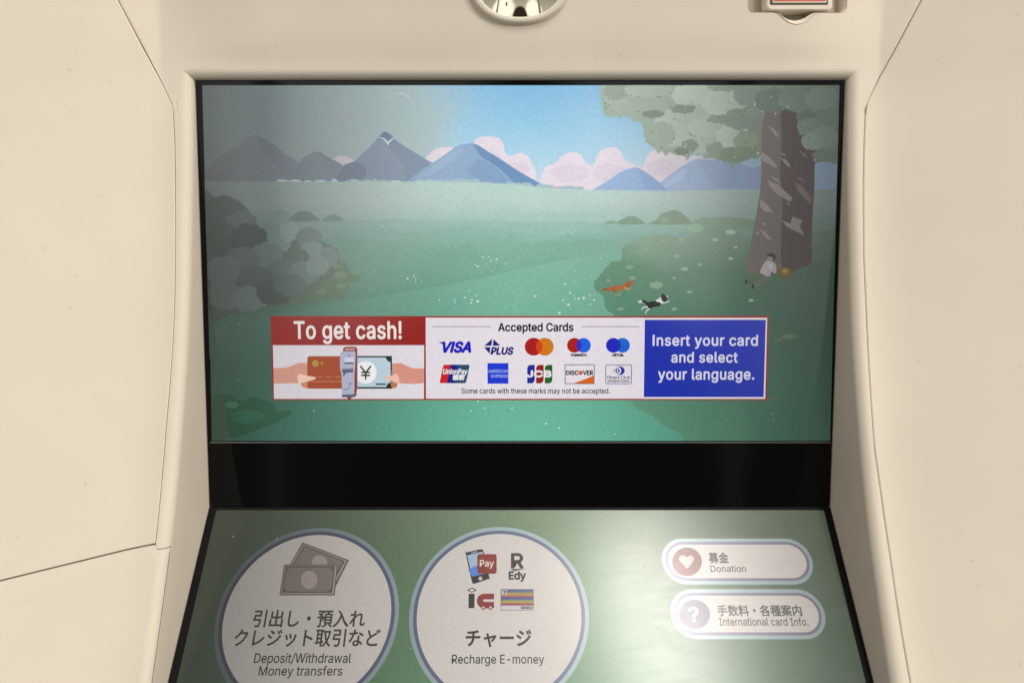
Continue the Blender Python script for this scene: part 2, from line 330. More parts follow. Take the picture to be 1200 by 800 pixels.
# ------------------------------------------------------------------ lettering (outlines of each character, 1/1000 of the size)
GLYPHS = """
  188
! 196;67,160 63,509 132,509 128,160;98,-4 81,-1 66,9 56,24 52,41 56,58 66,73 81,83 98,86 116,83 130,73 140,58 143,41 140,24 130,9 116,-1
- 453;337,244 337,188 114,188 114,244
. 188;95,-4 78,-1 63,9 53,24 50,41 53,59 63,73 78,83 95,87 113,83 128,73 138,59 141,41 138,24 128,9 113,-1
/ 249;235,533 71,-76 14,-76 178,533
? 358;132,152 132,159 134,200 141,230 153,252 168,269 209,298 247,334 258,357 262,384 259,406 250,425 220,452 178,462 137,453 106,425 96,404 92,378 27,378 33,418 49,452 73,479 103,499 138,511 178,516 219,511 255,498 284,478 306,451 319,418 324,382 319,344 306,311 284,284 254,261 219,235 200,205 195,185 194,158 194,152;164,-4 146,-1 131,9 121,24 118,41 121,58 131,73 146,83 164,86 181,83 196,73 206,58 209,41 206,24 196,9 181,-1
A 480;16,0 201,509 276,509 463,0 395,0 287,302 276,334 264,372 250,420 232,478 245,478 228,419 213,371 201,333 191,302 85,0;110,142 110,199 370,199 370,142
B 456;60,0 60,509 241,509 289,504 329,491 359,469 381,442 394,410 398,374 395,344 387,320 356,286 315,267 315,262 339,257 363,245 385,227 402,203 414,173 418,136 413,100 400,67 377,39 344,18 301,4 247,0;125,57 245,57 296,63 330,80 349,105 355,137 352,161 342,184 327,203 306,218 279,228 248,231 125,231;125,285 238,285 265,288 288,296 308,309 323,326 333,348 336,372 330,403 313,429 283,446 240,452 125,452
C 510;267,-7 205,1 150,25 104,63 70,115 48,179 40,254 48,329 70,393 104,445 150,484 205,508 267,516 305,513 340,504 373,490 402,471 427,447 448,418 463,385 473,348 408,348 389,395 357,428 315,449 267,456 223,450 184,432 150,403 125,364 109,314 103,254 109,194 125,145 151,105 184,76 223,59 267,53 315,60 357,81 389,114 408,160 473,160 463,124 448,91 428,62 402,38 373,19 341,5 305,-4
D 502;219,0 96,0 96,57 215,57 272,63 318,81 354,110 379,149 394,198 399,255 394,312 379,361 354,399 320,428 275,446 221,452 93,452 93,509 225,509 294,501 353,478 399,441 433,391 455,329 462,255 455,181 433,119 398,68 351,31 291,8;125,509 125,0 60,0 60,509
E 419;60,0 60,509 372,509 372,452 125,452 125,286 355,286 355,229 125,229 125,57 375,57 375,0
I 300;31,0 31,57 118,57 118,452 31,452 31,509 269,509 269,452 183,452 183,57 269,57 269,0
J 396;185,-7 124,3 75,33 44,81 33,145 33,173 98,173 98,145 104,104 122,74 149,56 185,50 220,56 248,74 266,104 272,145 272,509 336,509 336,145 326,81 294,33 246,3
L 393;60,0 60,509 125,509 125,57 361,57 361,0
M 628;60,0 60,509 152,509 277,187 287,159 299,123 311,84 322,49 307,49 318,83 330,121 342,158 352,187 476,509 568,509 568,0 504,0 504,291 504,327 505,369 506,413 507,457 513,457 498,409 482,363 467,322 456,291 342,0 286,0 170,291 159,321 145,361 129,408 112,457 119,457 120,416 121,372 122,328 122,291 122,0
N 523;60,0 60,509 136,509 343,183 363,151 388,107 414,55 405,54 401,108 399,157 399,195 399,509 463,509 463,0 387,0 202,290 177,331 148,381 130,413 108,452 119,454 122,384 124,328 125,291 125,0
O 533;267,-7 205,1 150,25 105,63 70,115 48,179 40,254 48,329 70,393 105,445 150,484 205,508 267,516 329,508 384,484 429,445 464,393 486,329 493,254 486,179 464,115 429,63 384,25 329,1;267,53 310,59 349,76 383,105 408,144 425,194 430,254 425,314 408,365 383,404 349,433 310,450 267,456 223,450 184,433 151,404 125,364 109,314 103,254 109,194 125,144 151,105 184,76 223,59
P 445;60,0 60,509 235,509 289,503 332,487 366,462 390,430 404,391 409,348 404,304 390,265 366,233 332,207 289,191 235,186 109,186 109,242 233,242 269,246 297,256 318,272 333,294 342,319 344,348 342,376 333,402 318,423 297,439 268,449 232,452 125,452 125,0
R 449;60,0 60,509 236,509 290,504 333,489 367,465 390,433 405,395 409,352 405,309 390,271 367,240 333,217 289,203 236,198 96,198 96,255 234,255 269,258 298,267 319,281 334,300 342,324 345,352 342,380 334,405 319,425 298,440 269,449 233,452 125,452 125,0;353,0 230,229 303,229 428,0
S 447;224,-9 172,-4 128,9 91,31 64,60 46,96 38,137 104,137 110,110 123,88 142,71 166,59 224,49 257,52 286,60 311,74 329,92 341,114 346,139 342,161 332,179 296,205 245,222 184,239 128,260 86,289 60,326 52,372 58,413 75,448 102,476 138,498 180,511 227,516 275,511 316,498 351,476 377,449 394,415 401,378 337,378 326,412 302,437 267,453 225,459 194,456 167,448 145,435 129,418 118,398 115,376 119,352 131,334 169,308 212,293 264,279 312,264 359,238 395,198 405,171 408,139 403,99 386,64 360,34 323,11 278,-4
T 449;32,452 32,509 417,509 417,452 257,452 257,0 193,0 193,452
U 517;259,-8 203,-2 154,15 114,43 85,80 66,124 60,173 60,509 124,509 124,178 128,144 141,113 160,87 187,68 220,56 259,52 298,56 331,68 357,87 377,113 389,144 393,178 393,509 457,509 457,173 451,124 433,80 403,43 363,15 315,-2
V 480;204,0 16,509 84,509 192,206 203,176 215,137 230,89 248,31 235,31 252,90 267,138 279,176 290,206 395,509 463,509 278,0
W 686;155,0 16,509 82,509 163,196 175,145 187,94 197,40 189,40 200,94 211,145 224,196 306,509 380,509 462,196 474,145 486,94 497,40 488,40 499,94 510,145 523,196 603,509 670,509 530,0 455,0 368,323 351,391 336,475 350,475 335,395 318,323 230,0
X 474;18,0 217,284 217,236 29,509 104,509 178,400 204,361 223,329 243,292 232,292 252,329 272,361 298,400 374,509 446,509 259,239 259,287 456,0 382,0 292,129 268,165 250,195 230,231 244,231 225,196 206,166 182,129 91,0
a 389;160,-9 126,-5 94,5 68,22 48,45 35,73 30,108 34,138 43,161 58,179 78,193 125,211 178,220 209,224 234,227 265,235 273,243 276,255 276,257 267,297 240,322 220,329 196,331 149,322 118,301 100,274 41,291 57,322 79,346 104,364 133,375 194,384 239,379 286,360 306,343 322,320 333,290 337,251 337,0 277,0 277,52 272,52 252,25 215,1 190,-6;170,45 202,49 228,59 248,74 263,93 272,115 276,138 276,190 259,182 231,176 200,171 175,168 134,159 103,139 95,124 92,105 102,72 130,52
b 424;229,-8 198,-5 172,4 138,31 118,59 112,59 112,0 53,0 53,509 114,509 114,319 118,319 137,346 171,373 197,381 229,384 274,378 313,361 345,332 370,293 385,245 390,189 385,133 370,84 346,45 313,16 274,-2;220,47 253,51 279,66 301,88 316,117 325,151 328,189 325,227 316,261 301,290 280,311 253,325 220,330 188,325 161,312 140,291 125,263 116,229 113,189 116,150 125,115 140,86 162,65 188,51
c 396;207,-8 159,-2 117,16 82,46 56,85 40,133 34,187 40,243 56,291 82,330 117,360 159,378 207,384 260,377 305,356 340,322 362,277 303,262 290,289 270,311 242,325 207,330 173,325 145,310 124,287 108,258 99,224 96,187 99,151 108,117 124,89 145,66 173,51 207,46 243,52 271,66 292,89 304,117 363,102 341,56 306,21 261,-1
d 424;195,-8 151,-2 111,16 79,45 55,84 39,133 34,189 39,245 55,293 79,332 112,361 151,378 196,384 228,381 253,373 287,346 306,319 311,319 311,509 372,509 372,0 313,0 313,59 307,59 287,31 252,4 227,-5;205,47 236,51 263,65 284,86 299,115 309,150 312,189 309,229 300,263 284,291 263,312 237,325 205,330 172,325 145,311 124,290 108,261 99,227 96,189 99,151 109,117 124,88 145,66 172,51
e 404;212,-8 161,-2 117,16 82,46 56,85 40,132 34,187 39,242 55,290 81,329 115,359 157,378 205,384 266,374 294,361 319,341 341,315 357,282 368,242 371,194 371,169 75,169 75,221 338,221 310,202 307,237 298,269 283,294 263,314 237,326 205,330 173,326 146,313 125,294 109,270 99,241 96,211 96,178 100,139 110,106 128,80 151,61 179,50 212,46 254,53 285,73 306,105 365,91 353,63 335,39 311,19 283,4 249,-5
f 254;228,379 228,327 6,327 6,379;81,0 81,432 84,461 96,486 113,505 135,519 187,530 222,527 243,521 227,468 215,472 195,474 171,470 154,460 145,443 142,419 142,0
g 425;207,-151 168,-148 134,-140 105,-127 82,-110 51,-69 101,-41 122,-66 154,-88 178,-95 207,-97 249,-92 282,-75 304,-47 311,-6 311,68 306,68 287,41 252,16 227,8 195,5 152,10 113,27 80,53 55,90 39,136 34,191 39,246 55,293 80,332 112,361 152,378 196,384 228,382 253,373 288,346 308,319 313,319 313,379 372,379 372,-9 367,-54 350,-90 324,-117 291,-136 251,-147;205,59 237,63 264,75 285,95 300,121 309,154 312,193 309,231 300,264 285,291 264,312 237,325 205,330 172,325 145,312 124,290 109,262 99,229 96,193 99,155 109,123 124,96 145,76 172,63
h 410;114,227 114,0 53,0 53,509 114,509 114,287 102,287 124,332 152,362 187,379 227,384 264,380 295,369 321,349 341,321 353,285 357,240 357,0 296,0 296,235 290,275 273,304 246,323 210,329 184,326 161,317 141,303 126,283 117,257
i 167;53,0 53,379 114,379 114,0;84,443 67,446 54,455 44,468 41,483 44,499 54,512 67,521 84,524 100,521 114,512 123,499 126,483 123,468 114,455 100,446
k 381;110,137 110,212 121,212 284,379 360,379 184,199 177,199;53,0 53,509 114,509 114,0;294,0 148,186 191,229 372,0
l 189;139,-2 101,3 74,20 58,47 53,84 53,509 114,509 114,99 115,77 120,62 130,54 146,52 160,53 170,54 181,3 162,-1
m 610;53,0 53,379 112,379 112,295 108,295 118,323 132,346 172,376 219,386 257,380 287,361 309,331 321,295 312,295 322,321 337,343 381,375 407,383 437,386 468,383 497,372 522,354 541,328 553,296 557,255 557,0 496,0 496,254 490,289 473,313 447,326 419,330 395,328 374,320 345,290 335,247 335,0 274,0 274,260 269,288 253,311 229,326 199,330 158,320 140,307 126,289 117,266 114,238 114,0
n 410;114,227 114,0 53,0 53,379 112,379 112,287 102,287 124,332 152,362 187,379 227,384 264,380 295,369 321,349 341,321 353,285 357,240 357,0 296,0 296,235 290,275 273,304 246,323 210,329 184,326 161,317 141,303 126,283 117,257
o 415;207,-8 159,-2 117,16 82,46 56,85 40,133 34,187 40,243 56,291 82,330 117,360 159,378 207,384 256,378 299,360 333,330 359,291 376,243 381,187 376,133 359,85 333,46 299,16 256,-2;207,46 242,51 270,66 292,89 307,117 316,151 319,187 316,224 307,258 292,287 270,310 242,325 207,330 173,325 145,310 124,287 108,258 99,224 96,187 99,151 108,117 124,89 145,66 173,51
p 424;53,-143 53,379 112,379 112,319 118,319 137,346 171,373 197,381 229,384 274,378 313,361 345,332 370,293 385,245 390,189 385,133 370,84 346,45 313,16 274,-2 229,-8 198,-5 173,4 138,31 118,59 114,59 114,-143;220,47 253,51 279,66 301,88 316,117 325,151 328,189 325,227 316,261 301,290 280,311 253,325 220,330 188,325 161,312 140,291 125,263 116,229 113,189 116,150 125,115 140,86 162,65 188,51
r 259;53,0 53,379 112,379 112,321 115,321 130,347 152,367 181,380 213,385 229,384 243,384 243,322 230,324 207,326 182,323 159,315 140,301 126,284 117,262 114,237 114,0
s 365;182,-8 145,-5 112,3 84,18 62,38 45,63 36,94 94,107 105,79 124,60 150,49 181,45 217,50 244,62 262,81 268,103 265,121 254,136 237,147 212,155 149,170 104,186 72,208 53,237 47,274 51,305 65,332 87,354 115,370 149,381 187,384 223,381 254,372 279,358 299,339 324,290 268,277 258,298 243,316 219,328 187,333 156,329 131,317 114,299 109,277 112,258 124,243 144,232 172,223 229,209 275,194 306,171 325,142 331,107 326,75 312,47 290,24 260,6 223,-5
t 227;204,379 204,327 6,327 6,379;65,471 126,471 126,98 128,76 136,61 150,53 170,50 185,51 202,54 213,2 192,-3 168,-4 125,2 92,21 72,52 65,93
u 410;182,-5 146,-1 115,11 89,31 69,59 57,95 53,139 53,379 114,379 114,144 119,105 137,75 164,56 200,50 226,53 249,62 268,77 283,97 293,122 296,153 296,379 357,379 357,0 298,0 298,92 307,92 286,47 257,17 222,0
w 567;138,0 23,379 87,379 133,214 154,137 175,41 165,41 186,135 206,214 252,379 316,379 362,214 382,136 402,41 391,41 413,135 434,214 480,379 545,379 429,0 368,0 319,172 305,225 291,280 277,338 291,338 277,280 263,225 248,172 199,0
y 389;47,-139 61,-86 71,-87 104,-89 130,-74 141,-58 151,-36 163,-1 17,379 84,379 165,155 187,87 206,21 184,21 202,87 224,155 305,379 371,379 204,-58 177,-107 139,-136 91,-145 65,-143
¥ 382;80,509 208,227 159,205 9,509;173,227 302,509 374,509 223,205;223,267 223,0 159,0 159,267;334,254 334,208 48,208 48,254;334,156 334,109 48,109 48,156
し 350;119,273 84,273 86,237 85,154 83,60 94,15 124,-10 168,-18 235,-5 283,25 314,60 294,83 265,48 224,22 169,11 128,22 112,63 113,155 116,237
ど 350;272,271 253,263 282,215 301,223;311,285 292,278 321,229 340,238 326,262;98,268 71,256 96,199 122,148 77,107 61,58 76,16 116,-7 174,-14 236,-12 285,-6 285,26 233,17 173,14 127,19 100,36 90,61 104,98 142,132 195,162 239,185 266,200 252,225 227,209 191,189 145,164 121,212
な 350;311,160 326,183 289,207 245,230 230,209 272,187;218,58 218,42 210,17 179,7 149,15 139,35 151,55 182,63;241,170 213,170 215,127 217,82 183,85 133,71 113,33 133,-6 183,-18 230,-3 244,33 244,48 275,28 300,7 315,31 284,55 243,75 240,132;158,278 127,281 116,220 77,218 34,221 36,195 77,194 108,195 75,127 33,64 60,50 102,119 136,197 200,210 199,237 144,224 152,254
れ 350;103,252 101,219 73,215 50,213 28,213 30,184 99,193 97,159 59,104 19,52 37,28 65,69 94,111 93,97 93,50 92,7 91,-13 122,-13 120,8 119,92 120,134 173,180 223,201 244,194 251,172 244,109 238,42 249,9 277,-2 311,5 341,27 336,57 310,35 284,28 270,34 265,49 272,115 278,180 266,214 230,227 173,207 122,168 124,188 139,213 129,225 127,224 131,256 134,277 101,278
ク 350;188,272 155,283 145,255 107,197 35,137 59,118 110,160 147,204 266,204 246,150 210,95 152,44 70,7 96,-15 178,27 235,80 274,141 297,200 305,219 282,233 259,230 164,230 172,244
ジ 350;251,261 231,253 263,198 283,207 267,236;297,278 277,270 310,215 330,224 314,253;101,266 85,243 124,218 161,193 177,217 141,242;49,16 65,-12 122,4 181,31 258,88 315,156 299,185 244,115 166,57 108,31;48,188 33,164 72,141 109,116 125,140 89,164
チ 350;31,160 31,131 62,132 166,132 154,77 124,35 78,5 105,-14 155,25 183,73 195,132 293,132 320,131 320,160 292,159 195,159 195,226 233,232 265,239 285,245 266,269 226,258 176,249 113,244 58,243 65,217 113,219 167,222 167,159 62,159
ッ 350;169,202 144,193 158,155 171,117 197,126 183,164;296,182 266,192 249,126 217,72 165,25 104,-3 127,-26 186,6 241,57 272,108 291,165;88,184 62,174 78,137 93,95 120,105 104,146
ト 350;118,31 116,-11 150,-11 147,31 147,146 216,121 285,90 297,120 225,150 147,178 147,235 150,271 115,271 118,235 118,173 118,86
ャ 350;303,166 285,179 272,174 226,165 151,151 140,192 135,214 105,207 113,186 125,146 82,138 53,134 60,107 131,122 166,-6 171,-32 201,-24 193,0 179,51 158,127 264,148 237,112 203,76 228,64 269,113
レ 350;78,11 98,-6 113,0 231,51 318,125 302,150 215,75 110,30 110,82 110,166 110,229 113,261 78,261 81,229 81,167 81,83 81,28
・ 350;175,170 149,159 138,133 149,107 175,96 201,107 212,133 201,159
ー 350;36,152 36,117 57,119 84,119 140,119 221,119 277,119 299,118 314,117 314,152 299,150 276,150 221,150 140,150 84,150 57,150
入 350;103,264 134,238 160,207 129,117 82,46 14,-5 39,-26 101,24 148,89 181,172 218,100 260,31 325,-25 338,5 254,91 200,194 119,287
内 350;35,234 35,-29 61,-29 61,208 162,208 154,159 128,109 70,63 89,43 144,88 174,137 222,90 260,47 282,64 237,112 182,162 188,208 290,208 290,7 289,0 282,-2 260,-2 226,-1 235,-28 275,-27 300,-23 313,-13 316,7 316,234 189,234 189,294 162,294 162,234
出 350;36,119 36,-7 285,-7 285,-27 313,-27 313,119 285,119 285,19 189,19 189,141 299,141 299,263 271,263 271,167 189,167 189,294 160,294 160,167 80,167 80,262 53,262 53,141 160,141 160,19 65,19 65,119
募 350;86,170 265,170 265,147 86,147;86,209 265,209 265,187 86,187;61,226 61,130 127,130 112,110 20,110 20,89 90,89 56,67 12,49 27,30 70,49 70,37 139,37 107,9 48,-9 62,-30 132,-4 167,37 246,37 242,9 236,-3 225,-6 210,-6 187,-4 193,-26 218,-26 235,-26 257,-19 266,2 272,47 273,50 323,26 340,48 295,64 255,89 331,89 331,110 143,110 155,130 292,130 292,226;154,82 148,57 84,57 124,89 225,89 262,57 174,57 180,82;220,294 220,271 129,271 129,294 103,294 103,271 25,271 25,249 103,249 103,231 129,231 129,249 220,249 220,231 246,231 246,249 326,249 326,271 246,271 246,294
取 350;298,230 281,157 256,95 233,158 218,230;177,255 177,230 195,230 213,143 241,69 207,24 168,-8 185,-28 222,3 255,43 284,5 320,-26 339,-5 300,26 270,67 304,149 325,251 309,256 305,255;13,46 19,20 125,39 125,-27 150,-27 150,43 181,49 180,71 150,67 150,254 176,254 176,278 17,278 17,254 40,254 40,49;65,254 125,254 125,205 65,205;65,182 125,182 125,131 65,131;65,108 125,108 125,62 65,53
各 350;71,97 71,-29 97,-29 97,-13 251,-13 251,-28 279,-28 279,97;97,11 97,73 251,73 251,11;131,297 83,237 20,190 40,171 96,215 153,163 82,132 10,112 23,88 101,112 177,147 247,113 322,90 339,113 268,133 201,162 250,201 287,247 269,259 265,257 135,257 156,288;112,231 115,234 245,234 215,204 177,177 142,203
引 350;274,291 274,-28 300,-28 300,291;50,199 41,145 31,96 164,96 155,30 145,4 129,0 107,0 74,2 84,-25 116,-26 139,-25 155,-22 167,-14 177,5 185,44 191,108 192,115 192,120 63,120 73,174 190,174 190,279 37,279 37,255 164,255 164,199
手 350;18,113 18,87 162,87 162,9 160,1 151,-1 127,-1 86,-1 97,-27 143,-26 171,-22 185,-12 189,9 189,87 334,87 334,113 189,113 189,169 314,169 314,195 189,195 189,252 248,261 299,272 279,294 171,274 41,264 47,241 162,249 162,195 41,195 41,169 162,169 162,113
数 350;155,287 129,241 146,232 177,278;31,278 44,254 53,231 72,240 64,262 50,285;144,91 111,44 71,63 86,91;39,54 92,29 56,9 14,-5 27,-25 73,-8 114,18 144,-2 161,15 131,33 156,67 173,108 159,114 155,113 97,113 105,131 82,136 72,113 25,113 25,91 61,91;90,294 90,229 18,229 18,207 82,207 51,175 14,152 28,132 60,155 90,184 90,141 114,141 114,189 141,169 161,152 176,171 151,188 120,207 186,207 186,229 114,229 114,294;220,291 201,203 168,134 188,118 212,164 226,114 243,70 207,25 158,-8 173,-29 220,4 256,45 286,5 322,-25 340,-4 301,26 270,69 293,129 308,202 332,202 332,226 232,226 244,287;283,202 273,145 257,97 239,147 227,202
料 350;19,267 31,227 38,189 59,194 51,232 38,272;132,273 122,232 109,194 126,188 141,225 155,267;181,251 212,229 236,206 250,226 225,248 194,269;163,163 195,142 221,121 234,142 208,162 175,181;16,176 16,152 66,152 41,92 11,42 25,17 50,61 73,117 73,-28 97,-28 97,117 118,84 133,57 150,77 125,112 97,147 97,152 155,152 155,176 97,176 97,293 73,293 73,176;154,71 159,47 268,67 268,-28 293,-28 293,71 338,79 334,104 293,96 293,294 268,294 268,92
案 350;18,81 18,58 140,58 82,22 12,-2 28,-23 100,6 161,49 161,-28 187,-28 187,51 250,6 324,-24 340,-2 269,22 210,58 332,58 332,81 187,81 187,110 161,110 161,81;151,288 163,268 28,268 28,217 53,217 53,245 298,245 298,217 324,217 324,268 191,268 173,296;232,187 211,166 183,149 107,163 132,187;67,150 146,136 90,125 21,119 31,97 119,108 188,127 249,112 299,96 321,114 274,128 217,142 242,162 261,187 329,187 329,209 151,209 171,234 147,241 123,209 22,209 22,187 104,187
種 350;152,187 152,75 224,75 224,50 148,50 148,29 224,29 224,1 128,1 128,-21 338,-21 338,1 250,1 250,29 326,29 326,50 250,50 250,75 324,75 324,187 250,187 250,211 331,211 331,232 250,232 250,258 293,263 331,270 314,290 236,279 143,273 150,252 224,256 224,232 137,232 137,211 224,211 224,187;175,123 224,123 224,95 175,95;250,123 300,123 300,95 250,95;175,168 224,168 224,140 175,140;250,168 300,168 300,140 250,140;126,289 76,273 15,261 23,241 74,249 74,195 17,195 17,171 71,171 44,110 10,60 23,36 50,77 74,128 74,-27 100,-27 100,124 118,100 132,80 148,101 125,125 100,149 100,171 144,171 144,195 100,195 100,255 145,269
联 350;170,278 190,250 204,223 227,235 212,262 191,289;284,289 267,254 246,221 159,221 159,197 223,197 223,155 222,133 150,133 150,109 220,109 198,47 137,-13 157,-31 209,18 237,70 272,12 321,-28 338,-6 282,39 248,109 335,109 335,133 249,133 249,154 249,197 321,197 321,221 273,221 311,280;13,47 19,22 110,38 110,-28 133,-28 133,42 162,47 160,70 133,65 133,255 148,255 148,279 16,279 16,255 35,255 35,50;59,255 110,255 110,206 59,206;59,183 110,183 110,133 59,133;59,111 110,111 110,62 59,54
金 350;69,76 88,43 102,12 125,22 111,52 91,85;257,85 240,52 220,20 240,12 261,41 282,75;175,297 105,228 11,183 29,159 84,184 84,165 160,165 160,117 40,117 40,93 160,93 160,6 24,6 24,-18 327,-18 327,6 188,6 188,93 311,93 311,117 188,117 188,165 265,165 265,187 322,160 340,183 258,220 190,274 199,286;261,189 93,189 137,219 175,255 215,220
银 350;290,191 290,148 188,148 188,191;290,213 188,213 188,256 290,256;161,-28 171,-23 197,-15 251,0 250,24 188,9 188,125 220,125 242,61 275,10 322,-26 339,-3 302,20 273,53 333,95 316,113 291,92 262,71 241,125 314,125 314,279 162,279 162,19 158,2 149,-6;62,293 41,246 12,208 26,184 60,229 142,229 142,254 73,254 86,286;67,-26 76,-19 100,-6 149,20 144,43 95,19 95,96 145,96 145,120 95,120 95,168 137,168 137,192 39,192 39,168 69,168 69,120 20,120 20,96 69,96 69,20 65,4 56,-3
預 350;194,148 297,148 297,113 194,113;194,94 297,94 297,59 194,59;194,201 297,201 297,167 194,167;205,33 172,8 130,-12 148,-29 191,-8 228,19;259,17 293,-6 320,-29 341,-14 313,9 279,31;31,216 69,192 103,166 13,166 13,142 71,142 71,4 64,-2 50,-2 25,-2 34,-27 64,-27 83,-23 94,-14 96,3 96,142 133,142 124,114 114,91 134,86 149,121 164,162 147,167 143,166 118,166 126,177 99,200 128,232 154,267 137,279 132,277 21,277 21,254 115,254 80,213 45,233;170,222 170,39 322,39 322,222 249,222 259,255 334,255 334,278 156,278 156,255 230,255 223,222
"""
GL = {}
for row in GLYPHS.strip('\n').split('\n'):
    ch = row[0]
    head, *loops = row[1:].strip().split(';')
    GL[ch] = (int(head), [[tuple(map(int, p.split(','))) for p in l.split(' ')] for l in loops])
_cap = max(p[1] for l in GL['T'][1] for p in l)
GL['\u00a6'] = (196, [[(62, 0), (134, 0), (134, _cap), (62, _cap)]])      # capital I without serifs
def text(mb, s, left, right, top_y, plane, layer, m, bold=0.0, shear=0.0, gap=0, tracks=None):
    """lettering between two measured points of its baseline; top_y = photo height of its tallest letter"""
    A, B = plane.uv(*left), plane.uv(*right)
    xs, x = [], 0
    for ch in s:
        xs.append(x)
        x += GL[ch][0] + gap
    ink = [(xs[i]+p[0], p[1]) for i, ch in enumerate(s) for l in GL[ch][1] for p in l]
    x0, x1 = min(p[0] for p in ink), max(p[0] for p in ink)
    h = max(p[1] for p in ink)
    xm, ym = (left[0]+right[0])/2, (left[1]+right[1])/2
    Cb, Ct = plane.uv(xm, ym), plane.uv(xm, top_y)
    hh = math.hypot(Ct[0]-Cb[0], Ct[1]-Cb[1])
    ex = ((B[0]-A[0])/(x1-x0), (B[1]-A[1])/(x1-x0))
    sy = hh/h
    d = math.hypot(*ex) or 1
    ey = (-ex[1]/d*sy, ex[0]/d*sy)
    offs = [(0, 0)]
    if bold:
        offs += [(bold*math.cos(a), bold*math.sin(a)) for a in (k*math.pi/4 for k in range(8))]
    for k, (ox, oy) in enumerate(offs):
        for i, ch in enumerate(s):
            loops = []
            for l in GL[ch][1]:
                q = []
                for px, py in l:
                    gx, gy = px+xs[i]-x0+shear*py, py
                    q.append((A[0]+gx*ex[0]+gy*ey[0]+ox*hh, A[1]+gx*ex[1]+gy*ey[1]+oy*hh))
                loops.append(q)
            if loops:
                mb.flat(loops, plane, layer + .12*k, m)

# ------------------------------------------------------------------ materials
def principled(name, base, rough=.5, **k):
    m = bpy.data.materials.new(name)
    m.use_nodes = True
    b = m.node_tree.nodes['Principled BSDF']
    b.inputs['Base Color'].default_value = (*base, 1)
    b.inputs['Roughness'].default_value = rough
    for a, v in k.items():
        b.inputs[a].default_value = v
    return m
def cream_plastic(name, base):
    """moulded cream plastic: fine grain, faint blotches, small scuffs and specks of dirt"""
    m = principled(name, base, .62, **{'Specular IOR Level': .3})
    nt = m.node_tree
    b = nt.nodes['Principled BSDF']
    tc = N(nt, 'ShaderNodeTexCoord')
    blot = N(nt, 'ShaderNodeTexNoise')
    blot.inputs['Scale'].default_value = 9
    blot.inputs['Detail'].default_value = 4
    nt.links.new(tc.outputs['Object'], blot.inputs['Vector'])
    r1 = ramp(nt, [(.3, tuple(v*.965 for v in base)), (.7, tuple(min(1, v*1.025) for v in base))])
    nt.links.new(blot.outputs['Fac'], r1.inputs[0])
    # specks
    vor = N(nt, 'ShaderNodeTexVoronoi', voronoi_dimensions='2D')
    vor.inputs['Scale'].default_value = 56
    sw_ = N(nt, 'ShaderNodeSeparateXYZ')
    cb_ = N(nt, 'ShaderNodeCombineXYZ')
    warp = N(nt, 'ShaderNodeTexNoise')
    warp.inputs['Scale'].default_value = 260
    vm = N(nt, 'ShaderNodeVectorMath', operation='MULTIPLY_ADD')
    vm.inputs[1].default_value = (.006, .006, .006)
    nt.links.new(tc.outputs['Object'], warp.inputs['Vector'])
    nt.links.new(warp.outputs['Color'], vm.inputs[0])
    nt.links.new(tc.outputs['Object'], vm.inputs[2])
    nt.links.new(vm.outputs[0], sw_.inputs[0])
    nt.links.new(sw_.outputs['X'], cb_.inputs['X'])
    nt.links.new(sw_.outputs['Z'], cb_.inputs['Y'])
    nt.links.new(cb_.outputs[0], vor.inputs['Vector'])
    r2 = ramp(nt, [(.016, (1, 1, 1)), (.060, (0, 0, 0))])
    nt.links.new(vor.outputs['Distance'], r2.inputs[0])
    sep = N(nt, 'ShaderNodeSeparateColor')
    nt.links.new(vor.outputs['Color'], sep.inputs[0])
    pick = N(nt, 'ShaderNodeMath', operation='GREATER_THAN')
    pick.inputs[1].default_value = .55
    nt.links.new(sep.outputs[0], pick.inputs[0])
    amt = N(nt, 'ShaderNodeMath', operation='MULTIPLY')
    nt.links.new(r2.outputs[0], amt.inputs[0])
    nt.links.new(pick.outputs[0], amt.inputs[1])
    amt2 = N(nt, 'ShaderNodeMath', operation='MULTIPLY')
    nt.links.new(amt.outputs[0], amt2.inputs[0])
    nt.links.new(sep.outputs[1], amt2.inputs[1])
    amt3 = N(nt, 'ShaderNodeMath', operation='MULTIPLY')
    nt.links.new(amt2.outputs[0], amt3.inputs[0])
    gn = N(nt, 'ShaderNodeNewGeometry')
    gs = N(nt, 'ShaderNodeSeparateXYZ')
    nt.links.new(gn.outputs['Normal'], gs.inputs[0])
    flat_ = N(nt, 'ShaderNodeMapRange')          # dirt sits on the broad outer faces, not in the well
    flat_.inputs['From Min'].default_value = -.45
    flat_.inputs['From Max'].default_value = -.8
    flat_.inputs['To Max'].default_value = .24
    nt.links.new(gs.outputs['Y'], flat_.inputs['Value'])
    nt.links.new(flat_.outputs[0], amt3.inputs[1])
    mx = N(nt, 'ShaderNodeMix', data_type='RGBA')
    nt.links.new(amt3.outputs[0], mx.inputs[0])
    nt.links.new(r1.outputs[0], mx.inputs[6])
    mx.inputs[7].default_value = (.22, .18, .13, 1)
    nt.links.new(mx.outputs[2], b.inputs['Base Color'])
    gr = N(nt, 'ShaderNodeTexNoise')
    gr.inputs['Scale'].default_value = 900
    nt.links.new(tc.outputs['Object'], gr.inputs['Vector'])
    bp = N(nt, 'ShaderNodeBump')
    bp.inputs['Strength'].default_value = .06
    bp.inputs['Distance'].default_value = .0006
    nt.links.new(gr.outputs['Fac'], bp.inputs['Height'])
    nt.links.new(bp.outputs[0], b.inputs['Normal'])
    return m
CREAM = cream_plastic('cream_plastic', (.672, .598, .500))
CREAM2 = cream_plastic('cream_plastic_frame', (.70, .63, .535))
DARK = principled('dark_chassis', (.02, .018, .016), .8)
BLACK = principled('black_glass', (.003, .003, .003), .06, **{'Specular IOR Level': .14})
